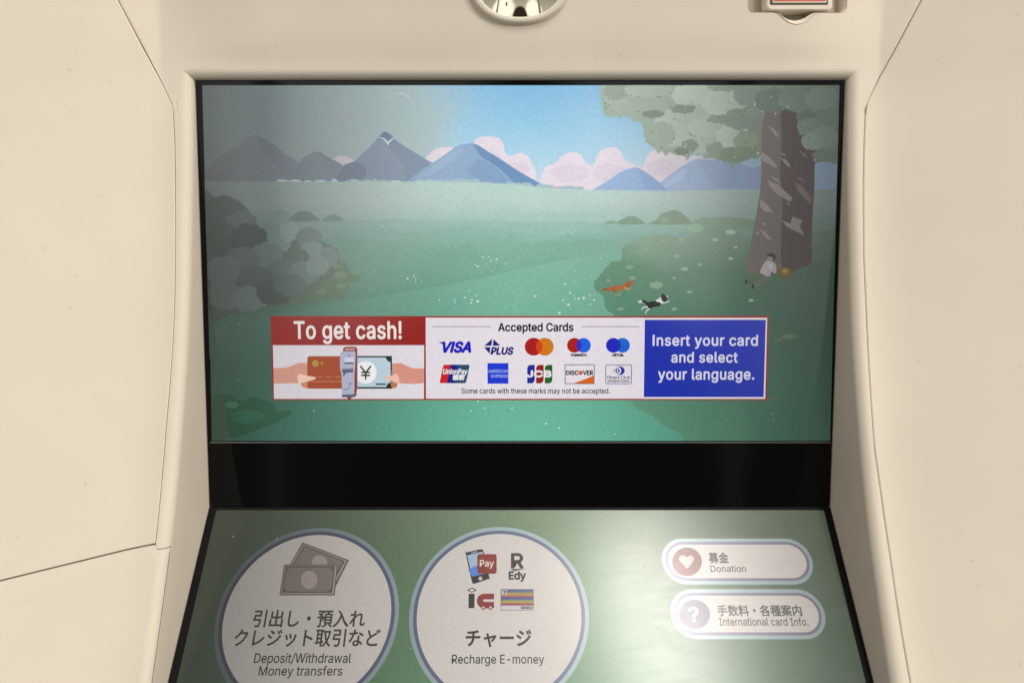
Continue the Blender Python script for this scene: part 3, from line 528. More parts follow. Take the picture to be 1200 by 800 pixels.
BLACKG = principled('black_gasket', (.004, .004, .004), .6, **{'Specular IOR Level': .15})
STRIP = principled('grey_trim', (.16, .16, .15), .35, Metallic=.6)
MIRROR = principled('mirror_silver', (.56, .51, .40), .02, Metallic=1.0)
BEIGE = principled('beige_insert', (.50, .45, .36), .5)
RED = principled('red_plate', (.70, .10, .05), .5)
GOLD = principled('brown_bevel', (.10, .075, .045), .4)
DUST = principled('dust', (.55, .53, .48), .9)

# A display whose privacy film lets light out mainly straight ahead, as its louvres do for every ray alike.
CENTER_S = .022
def fall(px, s0):
    d = ray(px, 400)
    s = d.x/d.length
    return math.exp(-((s - CENTER_S)/s0)**2)
DISPLAY = {}
def display_group(s0, grain, cs=CENTER_S, smear=False):
    g = bpy.data.node_groups.new('display_film', 'ShaderNodeTree')
    g.interface.new_socket('Color', in_out='INPUT', socket_type='NodeSocketColor')
    g.interface.new_socket('Shader', in_out='OUTPUT', socket_type='NodeSocketShader')
    gi, go = N(g, 'NodeGroupInput'), N(g, 'NodeGroupOutput')
    geo = N(g, 'ShaderNodeNewGeometry')
    dot = N(g, 'ShaderNodeVectorMath', operation='DOT_PRODUCT')
    dot.inputs[1].default_value = (-1, 0, 0)
    g.links.new(geo.outputs['Incoming'], dot.inputs[0])
    a = N(g, 'ShaderNodeMath', operation='SUBTRACT')
    a.inputs[1].default_value = cs
    g.links.new(dot.outputs['Value'], a.inputs[0])
    b = N(g, 'ShaderNodeMath', operation='DIVIDE')
    b.inputs[1].default_value = s0
    g.links.new(a.outputs[0], b.inputs[0])
    c = N(g, 'ShaderNodeMath', operation='MULTIPLY')
    g.links.new(b.outputs[0], c.inputs[0])
    g.links.new(b.outputs[0], c.inputs[1])
    d = N(g, 'ShaderNodeMath', operation='MULTIPLY')
    d.inputs[1].default_value = -1
    g.links.new(c.outputs[0], d.inputs[0])
    e = N(g, 'ShaderNodeMath', operation='EXPONENT')
    g.links.new(d.outputs[0], e.inputs[0])
    tc = N(g, 'ShaderNodeTexCoord')
    no = N(g, 'ShaderNodeTexNoise')
    no.inputs['Scale'].default_value = 420
    no.inputs['Detail'].default_value = 3
    g.links.new(tc.outputs['Object'], no.inputs['Vector'])
    mr = N(g, 'ShaderNodeMapRange')
    mr.inputs['From Min'].default_value = .3
    mr.inputs['From Max'].default_value = .7
    mr.inputs['To Min'].default_value = 1 - grain
    mr.inputs['To Max'].default_value = 1 + grain
    g.links.new(no.outputs['Fac'], mr.inputs['Value'])
    st = N(g, 'ShaderNodeMath', operation='MULTIPLY')
    g.links.new(e.outputs[0], st.inputs[0])
    g.links.new(mr.outputs[0], st.inputs[1])
    p = N(g, 'ShaderNodeBsdfPrincipled')
    p.inputs['Base Color'].default_value = (*FILM_BASE, 1)
    p.inputs['Roughness'].default_value = FILM_ROUGH
    p.inputs['IOR'].default_value = 1.55
    if smear:                                   # wiped finger marks change the sheen
        sn = N(g, 'ShaderNodeTexNoise')
        sn.inputs['Scale'].default_value = 75
        sn.inputs['Detail'].default_value = 7
        sn.inputs['Roughness'].default_value = .62
        sn.inputs['Distortion'].default_value = 1.6
        smp = N(g, 'ShaderNodeMapping')
        smp.inputs['Rotation'].default_value = (0, .5, 0)
        smp.inputs['Scale'].default_value = (.35, 1, 1.6)
        g.links.new(tc.outputs['Object'], smp.inputs['Vector'])
        g.links.new(smp.outputs[0], sn.inputs['Vector'])
        sr = N(g, 'ShaderNodeMapRange')
        sr.inputs['From Min'].default_value = .38
        sr.inputs['From Max'].default_value = .66
        sr.inputs['To Min'].default_value = FILM_ROUGH*.965
        sr.inputs['To Max'].default_value = FILM_ROUGH*1.045
        g.links.new(sn.outputs['Fac'], sr.inputs['Value'])
        g.links.new(sr.outputs[0], p.inputs['Roughness'])
    g.links.new(gi.outputs[0], p.inputs['Emission Color'])
    g.links.new(st.outputs[0], p.inputs['Emission Strength'])
    g.links.new(p.outputs[0], go.inputs[0])
    return g
FILM_BASE, FILM_ROUGH = (.012, .012, .012), .12
G_PIC = display_group(.265, .05)
G_BAN = display_group(.62, .035)
FILM_BASE, FILM_ROUGH = (.020, .020, .020), .24
G_TOUCH = display_group(.36, .035, smear=True)
G_TBG = display_group(.27, .04, .06, True)
S0 = {'pic': .265, 'ban': .62, 'touch': .36, 'tbg': .27}
GRP = {'pic': G_PIC, 'ban': G_BAN, 'touch': G_TOUCH, 'tbg': G_TBG}
# share of the room's light that each glass throws back, by photo column: taken off when reading a display's own colour
VEIL = {'pic': [(240, .045), (340, .055), (420, .075), (500, .07), (620, .035), (720, .055), (800, .06), (980, .05)],
        'ban': [(330, .05), (480, .03), (620, .02), (780, .025), (885, .04)],
        'touch': [(250, .045), (480, .055), (585, .09), (690, .3), (770, .45), (805, .25), (850, .14), (900, .09), (1000, .05)],
        'tbg': [(0, .05), (480, .055), (585, .085), (690, .25), (770, .42), (805, .25), (850, .14), (900, .09), (1000, .05)]}
def interp(tab, x):
    for (a, va), (b, vb) in zip(tab, tab[1:]):
        if x <= b:
            return va + (vb-va)*max(0, (x-a)/(b-a))
    return tab[-1][1]
MC = {}
def disp(kind, color, name):
    """display colour, linear"""
    key = (kind, tuple(round(c, 3) for c in color))
    if key in MC:
        return MC[key]
    m = bpy.data.materials.new(name)
    m.use_nodes = True
    nt = m.node_tree
    nt.nodes.clear()
    g = N(nt, 'ShaderNodeGroup')
    g.node_tree = GRP[kind]
    g.inputs[0].default_value = (*color, 1)
    o = N(nt, 'ShaderNodeOutputMaterial')
    nt.links.new(g.outputs[0], o.inputs[0])
    MC[key] = m
    return m
def C(kind, rgb, x=None, name='display_colour'):
    """the artwork's own colour for a tone read off the photograph at column x"""
    f = fall(x, S0[kind]) if x is not None else 1.0
    veil = interp(VEIL[kind], x or 610)
    return disp(kind, tuple(max(.002, min(1.1, max(v*.22, v - veil)/max(f, .12))) for v in L3(rgb)), name)
def disp_ramp(kind, name, axis_from, axis_to, stops, noise=0.0, scale=30, stretch=(1, 1, 1), reflect_haze=None):
    """artwork painted with a vertical wash (stops in linear colour) and a little brushwork"""
    m = bpy.data.materials.new(name)
    m.use_nodes = True
    nt = m.node_tree
    nt.nodes.clear()
    geo = N(nt, 'ShaderNodeTexCoord')
    sep = N(nt, 'ShaderNodeSeparateXYZ')
    nt.links.new(geo.outputs['Object'], sep.inputs[0])
    mr = N(nt, 'ShaderNodeMapRange')
    mr.inputs['From Min'].default_value = axis_from
    mr.inputs['From Max'].default_value = axis_to
    nt.links.new(sep.outputs['Z'], mr.inputs['Value'])
    mp = N(nt, 'ShaderNodeMapping')
    mp.inputs['Scale'].default_value = stretch
    nt.links.new(geo.outputs['Object'], mp.inputs['Vector'])
    no = N(nt, 'ShaderNodeTexNoise')
    no.inputs['Scale'].default_value = scale
    no.inputs['Detail'].default_value = 5
    nt.links.new(mp.outputs[0], no.inputs['Vector'])
    ma = N(nt, 'ShaderNodeMath', operation='MULTIPLY_ADD')
    ma.inputs[1].default_value = noise
    nt.links.new(no.outputs['Fac'], ma.inputs[0])
    nt.links.new(mr.outputs[0], ma.inputs[2])
    sb = N(nt, 'ShaderNodeMath', operation='SUBTRACT')
    sb.inputs[1].default_value = noise*.5
    nt.links.new(ma.outputs[0], sb.inputs[0])
    rp = ramp(nt, stops)
    nt.links.new(sb.outputs[0], rp.inputs[0])
    g = N(nt, 'ShaderNodeGroup')
    g.node_tree = GRP[kind]
    out = rp.outputs[0]
    if reflect_haze:                                   # room's milky reflection painted into the left sky, broken up like cloud
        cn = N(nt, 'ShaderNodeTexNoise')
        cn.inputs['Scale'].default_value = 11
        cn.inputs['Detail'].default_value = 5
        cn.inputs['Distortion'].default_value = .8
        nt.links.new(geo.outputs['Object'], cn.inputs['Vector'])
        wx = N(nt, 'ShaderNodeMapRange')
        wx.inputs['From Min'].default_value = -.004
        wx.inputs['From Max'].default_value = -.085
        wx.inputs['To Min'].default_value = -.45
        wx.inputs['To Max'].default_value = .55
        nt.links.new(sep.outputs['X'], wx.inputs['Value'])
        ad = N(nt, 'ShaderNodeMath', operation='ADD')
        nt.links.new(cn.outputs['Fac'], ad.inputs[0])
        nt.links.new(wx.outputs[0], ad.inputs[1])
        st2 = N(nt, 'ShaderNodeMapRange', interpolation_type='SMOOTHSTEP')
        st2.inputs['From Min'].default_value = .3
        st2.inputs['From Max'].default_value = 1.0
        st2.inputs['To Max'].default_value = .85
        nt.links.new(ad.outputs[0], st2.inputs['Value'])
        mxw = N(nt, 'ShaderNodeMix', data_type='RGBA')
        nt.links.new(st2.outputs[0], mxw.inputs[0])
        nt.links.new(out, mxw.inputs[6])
        mxw.inputs[7].default_value = (*reflect_haze, 1)
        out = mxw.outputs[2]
    nt.links.new(out, g.inputs[0])
    o = N(nt, 'ShaderNodeOutputMaterial')
    nt.links.new(g.outputs[0], o.inputs[0])
    return m
def deveil(kind, rgb, x=620):
    f = fall(x, S0[kind])
    return tuple(max(.002, max(v*.22, v - interp(VEIL[kind], x))/f) for v in L3(rgb))

# ------------------------------------------------------------------ the machine
atm = bpy.data.objects.new('cash_machine', None)
COL.objects.link(atm)
atm['label'] = 'cream cash machine with a wide screen above a sloping touch screen'
atm['category'] = 'cash machine'

PT = [(-.60, .205), (-.50, .158), (-.42, .1215), (-.3555, .0905), (-.2966, .0655), (-.265, .053), (-.228, .0425), (-.167, .0265),
      (-.1137, .0185), (-.0593, .0110), (-.02, .0072), (0.0, .0062), (.6, .0062)]
def prot(z):
    for (z0, a), (z1, b) in zip(PT, PT[1:]):
        if z <= z1:
            return a + (b-a)*(z-z0)/(z1-z0)
    return PT[-1][1]
def protS(z):
    return sum(prot(z + d) for d in (-.03, -.02, -.01, 0, .01, .02, .03))/7 if z < -.02 else prot(z)
def sstep(a, b, x):
    t = max(0, min(1, (x-a)/(b-a)))
    return t*t*(3-2*t)
def front(x, z):
    """y of the machine's front skin; z is measured from the monitor's top edge"""
    ax = abs(x)
    y = -protS(z) - .34*max(0, ax-.229)
    if z > 0:
        y -= .20*z*(1 - sstep(.165, .228 + .15*z, ax))*sstep(0, .02, z)
    return y
def hit(px, py, lift=0):
    d = ray(px, py)
    t = .45
    for _ in range(60):
        p = CAM + d*t
        t += ((front(p.x, p.z-Z0) - lift) - p.y)/d.y
    p = CAM + d*t
    return (p.x, p.z-Z0)
HW = .2105
SEAM_L = [hit(*p) for p in [(-82,-420),(75,-120),(138,0),(170.5,62),(203,124),(205,165),(205.6,210),(206,280),(205.4,340),(203,400),(195,500),(190,560),(182.5,636)]]
SEAM_L2 = [hit(*p) for p in [(182.5,636),(172,720),(160,800),(140,930),(125,1020)]]
SEAM_R = [hit(*p) for p in [(1300,-420),(1142,-120),(1080,0),(1047,62),(1013.8,124),(1012.2,165),(1011.3,210),(1011.6,300),(1014,350),(1017.2,420),(1023.7,520),(1029.4,560),(1035,600),(1042.5,650),(1049.6,700),(1057.6,750),(1066.5,800),(1094,930),(1115,1020)]]
def resample(pts, n):
    L = [0]
    for a, b in zip(pts, pts[1:]):
        L.append(L[-1] + math.hypot(b[0]-a[0], b[1]-a[1]))
    out = []
    for k in range(n):
        t = L[-1]*k/(n-1)
        i = 0
        while i < len(L)-2 and L[i+1] < t:
            i += 1
        u = (t-L[i])/max(1e-9, L[i+1]-L[i])
        out.append((pts[i][0]+(pts[i+1][0]-pts[i][0])*u, pts[i][1]+(pts[i+1][1]-pts[i][1])*u))
    return out
GAP = .0009
def loweryz(z):
    return 0.0 if z > -.2817 else -(-.2817 - z)*math.tan(LOW_A)

HOOK = .288                   # where the seam of the lower left panel meets the screen well
# fascia: the moulded surround, from its seams inwards over a rounded edge to the walls of the screen well
def surround():
    left_in = [(-HW, -.50 + (.50-HOOK)*k/40) for k in range(40)] + [(-HW, -HOOK + HOOK*k/50) for k in range(51)]
    top_in = [(-HW + 2*HW*k/160, 0) for k in range(161)]
    right_in = [(HW, -.50*k/90) for k in range(91)]
    # outer partners
    lo_path = list(reversed(SEAM_L[3:] + SEAM_L2[1:]))
    ro_path = SEAM_R[3:]
    def by_z(path, z0):
        pz = sorted(path, key=lambda p: p[1])
        zz = pz[0][1] + (z0 + .50)/.50*(pz[-1][1]-pz[0][1])
        for a, b in zip(pz, pz[1:]):
            if zz <= b[1] + 1e-9:
                u = (zz-a[1])/max(1e-9, b[1]-a[1])
                return (a[0]+(b[0]-a[0])*u, zz)
        return pz[-1]
    zj, zlo, zhi = SEAM_L[-1][1], min(p[1] for p in lo_path), max(p[1] for p in lo_path)
    def mapped(z):
        q = zlo + (z+.50)/(.50-HOOK)*(zj-zlo) if z <= -HOOK else zj + (z+HOOK)/HOOK*(zhi-zj)
        return (q-zlo)/(zhi-zlo)*.50 - .50
    left_out = [by_z(lo_path, mapped(z)) for _, z in left_in]
    right_out = [by_z(ro_path, z) for _, z in right_in]
    path = list(reversed(SEAM_L[:4])) + SEAM_R[:4]
    top_out = resample(path, len(top_in))
    inner, outer, dirs = [], [], []
    for i, o in zip(left_in[:-1], left_out[:-1]):
        inner.append(i); outer.append(o); dirs.append((-1, 0))
    for k, (i, o) in enumerate(zip(top_in, top_out)):
        inner.append(i); outer.append(o)
        dirs.append((-1, 1) if k == 0 else (1, 1) if k == 160 else (0, 1))
    for i, o in zip(right_in[1:], right_out[1:]):
        inner.append(i); outer.append(o); dirs.append((1, 0))
    R = .0062
    rows = []
    nf, ns = 7, 30
    for (ix, iz), (ox, oz), (dx, dz) in zip(inner, outer, dirs):
        row = []
        base = loweryz(iz) + .006
        r = R
        f0 = front(ix + dx*r, iz + dz*r)
        row.append((ix, base, iz))
        wall_top = f0 + r
        for w in (.33, .66):
            row.append((ix, base + (wall_top-base)*w, iz) if wall_top < base else (ix, base, iz))
        for k in range(nf+1):
            a = math.pi/2*k/nf
            e = r*(1-math.cos(a))
            x, z = ix + dx*e, iz + dz*e
            row.append((x, f0 + r*(1-math.sin(a)) if k < nf else front(x, z), z))
        sx, sz = ix + dx*r, iz + dz*r
        d = math.hypot(ox-sx, oz-sz)
        ex, ez = ox - (ox-sx)/d*GAP/2, oz - (oz-sz)/d*GAP/2
        for k in range(1, ns+1):
            t = k/ns
            x, z = sx+(ex-sx)*t, sz+(ez-sz)*t
            row.append((x, front(x, z) + (.0004 if k == ns else 0), z))
        row.append((ex, front(ex, ez) + .005, ez))
        rows.append(row)
    return rows
rows = surround()
JZ = SEAM_L[-1][1]
fm, lm = MB(), MB()
nr = len(rows[0])
def to_w(p):
    return (p[0], p[1], p[2] + Z0)
def add_rows(mb, sub, m, j0, j1, flip=False):
    pts = [to_w(p) for r in sub for p in r[j0:j1]]
    w = j1-j0
    fs = []
    for i in range(len(sub)-1):
        for j in range(w-1):
            f = (i*w+j, (i+1)*w+j, (i+1)*w+j+1, i*w+j+1)
            fs.append(f)
    mb.add(pts, fs, m)
nl = 90
cut = 40
# the lower left panel wraps over the rounded edge below the junction of the seams
add_rows(fm, rows[:cut+1], CREAM, 0, 5)
add_rows(fm, rows[cut:], CREAM, 0, nr)
low_rows = []
for i in range(cut+1):
    r = rows[i]
    q = list(r[4:nr-2])
    q[0] = (q[0][0]-.0002, q[0][1]-.0002, q[0][2])
    low_rows.append(q)
fascia = fm.build('fascia', atm, smooth=True)

OUTX = .85
def panel_patch(seam, top_outer, bot_outer, side, name, n=70, m=CREAM):
    """a large outer panel: from its seam out to the machine's far edge, with a turned-in rim along the seam"""
    S = resample(seam, n)
    mb = MB()
    w = 26
    grid = []
    for i, (sx, sz) in enumerate(S):
        t = i/(n-1)
        oz = top_outer + (bot_outer-top_outer)*t
        ox = side*OUTX
        d = math.hypot(ox-sx, oz-sz)
        ax, az = sx+(ox-sx)/d*GAP/2, sz+(oz-sz)/d*GAP/2
        row = [(ax, front(ax, az)+.005, az), (ax, front(ax, az)+.0005, az)]
        for k in range(w):
            u = (k/(w-1))**1.5
            x, z = ax+(ox-ax)*u + (side*.0006 if k == 0 else 0), az+(oz-az)*u
            row.append((x, front(x, z), z))
        grid.append(row)
    return mb, grid
def finish(mb, grid, name, flip):
    w = len(grid[0])
    pts = [to_w(p) for r in grid for p in r]
    fs = []
    for i in range(len(grid)-1):
        for j in range(w-1):
            f = (i*w+j, (i+1)*w+j, (i+1)*w+j+1, i*w+j+1)
            fs.append(f[::-1] if flip else f)
    mb.add(pts, fs, CREAM)
    return mb.build(name, atm, smooth=True)
# line of the seam between the two left panels, carried on to the far edge
lp = hit(0, 679)
jl = SEAM_L[-1]
slope = (lp[1]-jl[1])/(lp[0]-jl[0])
far_z = jl[1] + slope*(-OUTX-jl[0])
mb, grid = panel_patch(SEAM_L, .60, far_z, -1, 'side_panel')
last = grid[-1]
grid.append([(x, y+.0005, z-.0003) for x, y, z in last])
grid.append([(x, y+.005, z-.0003) for x, y, z in last])
pl = finish(mb, grid, 'side_panel', True)
pl['label'] = 'left cream side panel ending at a slanting seam'
mb, grid = panel_patch(SEAM_R, .60, -.62, 1, 'side_panel')
pr = finish(mb, grid, 'side_panel', False)
pr['label'] = 'right cream side panel running down past the touch screen'
# lower left panel
low_rows2 = []
for i in range(cut+1):
    r = low_rows[i]
    sx, _, sz = r[-1]
    t = 1 - i/cut
    oz = far_z + (-.62-far_z)*t
    row = list(r)
    for k in range(1, 25):
        u = (k/24)**1.4
        x, z = sx+(-OUTX-sx)*u, sz+(oz-sz)*u
        row.append((x, front(x, z), z))
    low_rows2.append(row)
# its upper rim lies a hair below the seam
hook = [(x, y, z-GAP) for x, y, z in low_rows2[-1]]
low_rows2[-1] = hook
low_rows2.append([(x, y+.0005, z+.0003) for x, y, z in hook])
low_rows2.append([(x, y+.006, z+.0003) for x, y, z in hook])
pts = [to_w(p) for r in low_rows2 for p in r]
w = len(low_rows2[0])
lm.add(pts, [(i*w+j, (i+1)*w+j, (i+1)*w+j+1, i*w+j+1) for i in range(len(low_rows2)-1) for j in range(w-1)], CREAM)
lower_panel = lm.build('lower_panel', atm, smooth=True)

# chassis behind the seams
cm = MB()
xs = [-.86, -.6, -.4, -.3, -.25, -.222] 
for side in (1, -1):
    pts, fs = [], []
    zs = [-.62 + .02*k for k in range(62)]
    for z in zs:
        for x in xs:
            pts.append((side*abs(x), front(side*abs(x), z)+.008, z+Z0))
    k = len(xs)
    for i in range(len(zs)-1):
        for j in range(k-1):
            fs.append((i*k+j, i*k+j+1, (i+1)*k+j+1, (i+1)*k+j))
    cm.add(pts, fs, DARK)
cm.box((-.5, .06, Z0-.62), (.5, .07, Z0+.62), DARK)
cm.build('chassis', atm)

# ------------------------------------------------------------------ opening for the covered slot, upper right of the fascia
def fpt(px, py, depth=0.0):
    x, z = hit(px, py)
    return Vector((x, front(x, z)+depth, z+Z0))
RIMPX = [(877.5,-60),(877.5,9),(878.2,12.2),(880.5,14.2),(885,14.6),(905,14.8),(910,15.6),(914,18.2),(919,23),(925,27),(932.5,29.2),(940,28),(947,24.3),(953,19),(957.5,16),(962,15.2),(984,15.2),(989,14.4),(991.8,11.5),(992.6,7),(994.5,-60)]
INPX = [(878.8,-58),(878.8,8.5),(879.6,11.2),(881.2,12.2),(886,12.8),(906,12.9),(911.5,13.2),(915.8,14.9),(920,18.4),(925.5,21.4),(932.5,22.8),(939,21.9),(945,19.6),(950.5,15.8),(955,13.6),(960,13.1),(983,13.3),(987,12.6),(989.4,10.4),(990.2,6),(992.2,-58)]
def cut_fascia(outline):
    """an opening through the moulded skin"""
    mb = MB()
    n = len(outline)
    a = [fpt(*p, -.03) for p in outline]
    b = [fpt(*p, .03) for p in outline]
    mb.add(a + b, [tuple(range(n)), tuple(range(2*n-1, n-1, -1))] + [(i, n+i, n+(i+1) % n, (i+1) % n) for i in range(n)], DARK)
    cutter = mb.build('cutter')
    bmx = bmesh.new()
    bmx.from_mesh(cutter.data)
    bmesh.ops.recalc_face_normals(bmx, faces=bmx.faces)
    bmx.to_mesh(cutter.data)
    bmx.free()
    md = fascia.modifiers.new('cut', 'BOOLEAN')
    md.operation = 'DIFFERENCE'
    md.solver = 'EXACT'
    md.object = cutter
    dg = bpy.context.evaluated_depsgraph_get()
    newme = bpy.data.meshes.new_from_object(fascia.evaluated_get(dg))
    fascia.modifiers.clear()
    fascia.data = newme
    bpy.data.objects.remove(cutter)
def sup(cx, cy, a, b, n=72, e=2.25):
    return [(cx + a*math.copysign(abs(math.cos(t))**(2/e), math.cos(t)), cy + b*math.copysign(abs(math.sin(t))**(2/e), math.sin(t)))
            for t in (2*math.pi*k/n for k in range(n))]
MX, MY = 608.8, -31.0
cut_fascia(RIMPX)
cut_fascia(sup(MX, MY, 58.5, 57.5))

# rim of the slot: a sloping lip, steepest round the thumb notch
rm = MB()
A = [fpt(*p, 0) for p in RIMPX]
A2 = [fpt(*p, -.0004) for p in [(x, y-.25) for x, y in RIMPX]]
B = [fpt(*p, .0030) for p in INPX]
D = [fpt(*p, .011) for p in INPX]
k = len(A)
rm.add(A + A2 + B + D, [(i, i+1, k+i+1, k+i) for i in range(k-1)] + [(k+i, k+i+1, 2*k+i+1, 2*k+i) for i in range(k-1)]
       + [(2*k+i, 2*k+i+1, 3*k+i+1, 3*k+i) for i in range(k-1)], CREAM2)
slot = rm.build('slot_rim', atm)
sm = MB()
sm.add([fpt(870,-62,.0112), fpt(1000,-62,.0112), fpt(1000,34,.0112), fpt(870,34,.0112)], [(0,3,2,1)], BEIGE)
sm.build('slot_back', slot)
def fbox(mb, x0, x1, y0, y1, d0, d1, m, r=0):
    """a block set into the fascia between two depths, its front edge bevelled"""
    o = rrect(x0, y0, x1, y1, r, 4) if r else [(x1, y1), (x0, y1), (x0, y0), (x1, y0)]
    cx, cy = (x0+x1)/2, (y0+y1)/2
    q = [(cx+(p[0]-cx)*(1-1.2/abs(x1-cx)), cy+(p[1]-cy)*(1-1.2/abs(y1-cy))) for p in o]
    P = [fpt(*p, d1) for p in o] + [fpt(*p, d0+.0005) for p in o] + [fpt(*p, d0) for p in q]
    c = len(o)
    mb.add(P, [(i, (i+1) % c, c+(i+1) % c, c+i) for i in range(c)] + [(c+i, c+(i+1) % c, 2*c+(i+1) % c, 2*c+i) for i in range(c)]
           + [tuple(2*c+i for i in range(c))], m)
sf = MB()
fbox(sf, 898.5, 976, -50, 11.4, .0005, .011, CREAM2, 5)
sf.build('slot_cover', slot)
sw = MB()
fbox(sw, 902.5, 971, -46, 5.6, .0001, .004, GOLD, 1.5)
fbox(sw, 904.8, 969, -45, 4.2, -.0001, .004, CREAM2, 1.2)
fbox(sw, 906, 968, -44, 2.6, -.0003, .004, RED, 0)
sw.build('red_window', slot)

# ------------------------------------------------------------------ small convex mirror
rings = [(62.5, 61.5, .003), (62.3, 61.3, -.0005), (61.6, 60.6, -.0022), (60.0, 59.0, -.0034), (58.0, 57.0, -.0038), (55.5, 54.5, -.0036), (54.0, 53.0, -.0030), (53.2, 52.2, -.0014), (53.2, 52.2, .002), (53.2, 52.2, .042)]
mm = MB()
P = []
for a_, b_, d_ in rings:
    P += [fpt(x, y, d_) for x, y in sup(MX, MY, a_, b_)]
c = 72
mm.add(P, [(r*c+i, (r+1)*c+i, (r+1)*c+(i+1) % c, r*c+(i+1) % c) for r in range(len(rings)-1) for i in range(c)], CREAM2)
mfr = mm.build('mirror_frame', atm, smooth=True)
mg = MB()
P = []
nr2 = 16
low = fpt(MX, MY + 52.4, 0)                       # the glass leans back into its frame from the lower edge
TILT = math.tan(math.radians(14.5))
for r in range(nr2+1):
    q = 1 - r/nr2*.999
    for x, y in sup(MX, MY, 53.4*q, 52.4*q):
        p = fpt(x, y, 0)
        P.append(Vector((p.x, low.y - .0012 + (p.z-low.z)*TILT - .0050*(1-q*q), p.z)))
mg.add(P, [(r*c+i, (r+1)*c+i, (r+1)*c+(i+1) % c, r*c+(i+1) % c) for r in range(nr2) for i in range(c)] + [tuple(nr2*c+i for i in range(c))], MIRROR)
mg.build('mirror_glass', mfr, smooth=True)

# ------------------------------------------------------------------ upper monitor
mon = MB()
mon.box((-HW+.0006, 0, Z0-.2815), (HW-.0006, .02, Z0-.0004), BLACK)
monitor = mon.build('monitor', atm)
bm_ = bmesh.new(); bm_.from_mesh(monitor.data)
bmesh.ops.bevel(bm_, geom=bm_.edges[:], offset=.0005, segments=2, affect='EDGES'); bm_.to_mesh(monitor.data); bm_.free()
U = UPPER
E_TL, E_TR, E_BR, E_BL = (237, 100.2), (983.5, 100.2), (972.5, 516.2), (248.5, 516.2)
zt = Z0 + U.uv(600, 100)[1]
zb = Z0 + U.uv(600, 516)[1]
def zf(py):
    """photo height -> fraction down the picture"""
    return (zt - (Z0 + U.uv(600, py)[1]))/(zt-zb)
def child(mb, name, parent, label=None, kind=None):
    o = mb.build(name, parent)
    if label:
        o['label'] = label
    if kind:
        o['kind'] = kind
    return o
dv = deveil

# ------------------------------------------------------------------ the painted landscape on the upper monitor
P_ = 'pic'
sky_m = disp_ramp(P_, 'painted_sky', zt, zb, [(zf(100), dv(P_, (138, 190, 226))), (zf(150), dv(P_, (160, 208, 234))), (zf(215), dv(P_, (200, 226, 238)))], .05, 14, (1, 1, 2.5), dv(P_, (180, 200, 196)))  # last colour is the reflection haze painted in at the left
b = MB()
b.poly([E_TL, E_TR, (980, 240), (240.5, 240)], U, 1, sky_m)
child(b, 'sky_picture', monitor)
CL = C(P_, (234, 224, 234), 640)
CL2 = C(P_, (228, 216, 230), 640)
def cloud(outline, inner, name='cloud_picture'):
    b = MB()
    b.poly(smooth_pts(outline, 3), U, 2, CL)
    for k, q in enumerate(inner):
        b.poly(q, U, 2.4 + .05*k, CL2)
    return child(b, name, monitor)
cloud([(540,190),(548,178),(555,168),(559,162),(568,160),(578,160.5),(586,163),(590,170),(592,179),(598,183),(606,180),(613,179.5),(619,184),(623,191),(627,199),(628.5,209),(626,218),(560,218)],
      [blob(575, 190, 16, 12, 3, .12), blob(608, 198, 12, 9, 4, .12)])
cloud([(632,219),(634,208),(637,199),(641,194),(650,192),(656,185),(664,179.5),(673,178.5),(681,182),(686,190),(692,194),(697,192),(699,184),(704,177),(712,173),(722,173),(728,179),(732,187),(742,192),(749,196),(755,193),(757,185),(763,178),(773,174),(788,176),(806,181),(830,186),(852,190),(856,222),(640,221)],
      [blob(668, 203, 22, 11, 5, .12), blob(715, 203, 20, 12, 6, .12), blob(775, 196, 18, 10, 7, .1)])
cloud([(498,190),(503,181),(510,175),(520,172.5),(530,173),(538,178),(540,190)], [])
cloud([(384,194),(390,187),(398,183),(408,184),(416,190),(412,196)], [])
cloud([(905,180),(918,172),(940,171),(965,175),(984,182),(983,200),(905,200)], [])
b = MB()
b.poly([(641,218.5),(682,219),(682,221.6),(641,222)], U, 3.2, C(P_, (236,182,164), 660))
child(b, 'horizon_glow_picture', monitor)

def mountain(outline, col, x, facets, layer):
    b = MB()
    b.poly(outline, U, layer, C(P_, col, x))
    for k, (f, fc) in enumerate(facets):
        b.poly(f, U, layer + .25 + .05*k, C(P_, fc, x))
    return child(b, 'mountain_picture', monitor)
mountain([(236,216),(238,206),(246,196),(255,187),(266,178),(280,170),(290,162),(300,157.5),(310,163),(322,170),(335,181),(350,190),(365,200),(381,213),(381,216)], (98,103,107), 305,
         [([(300,157.5),(310,163),(322,170),(335,181),(350,190),(365,200),(381,213),(340,214),(322,194),(306,176)], (94,99,105)),
          ([(270,178),(286,170),(294,166),(284,190),(270,213),(250,213)], (96,101,104))], 4)
mountain([(340,214),(353,187),(360,182),(369,177.5),(376,178.5),(386,185),(398,191),(412,203),(418,216)], (112,121,128), 378,
         [([(373,178),(386,185),(398,191),(412,203),(418,214),(392,213),(380,195)], (108,117,126))], 4.6)
mountain([(386,214),(396,202),(404,193),(416,189),(424,181),(432,174),(440,165),(447,156.5),(452,154),(458,158),(466,166),(478,174),(490,181),(502,188.5),(509,192),(506,214)], (128,141,157), 450,
         [([(448,155),(452,154),(458,158),(466,166),(478,174),(490,181),(502,188.5),(506,210),(478,212),(470,190),(456,172)], (121,135,153)),
          ([(404,193),(416,189),(428,194),(430,206),(415,213),(390,213)], (116,128,143)),
          ([(447,157),(452,154),(459,159),(455,165),(450,161),(445,164)], (108,120,140))], 5.2)
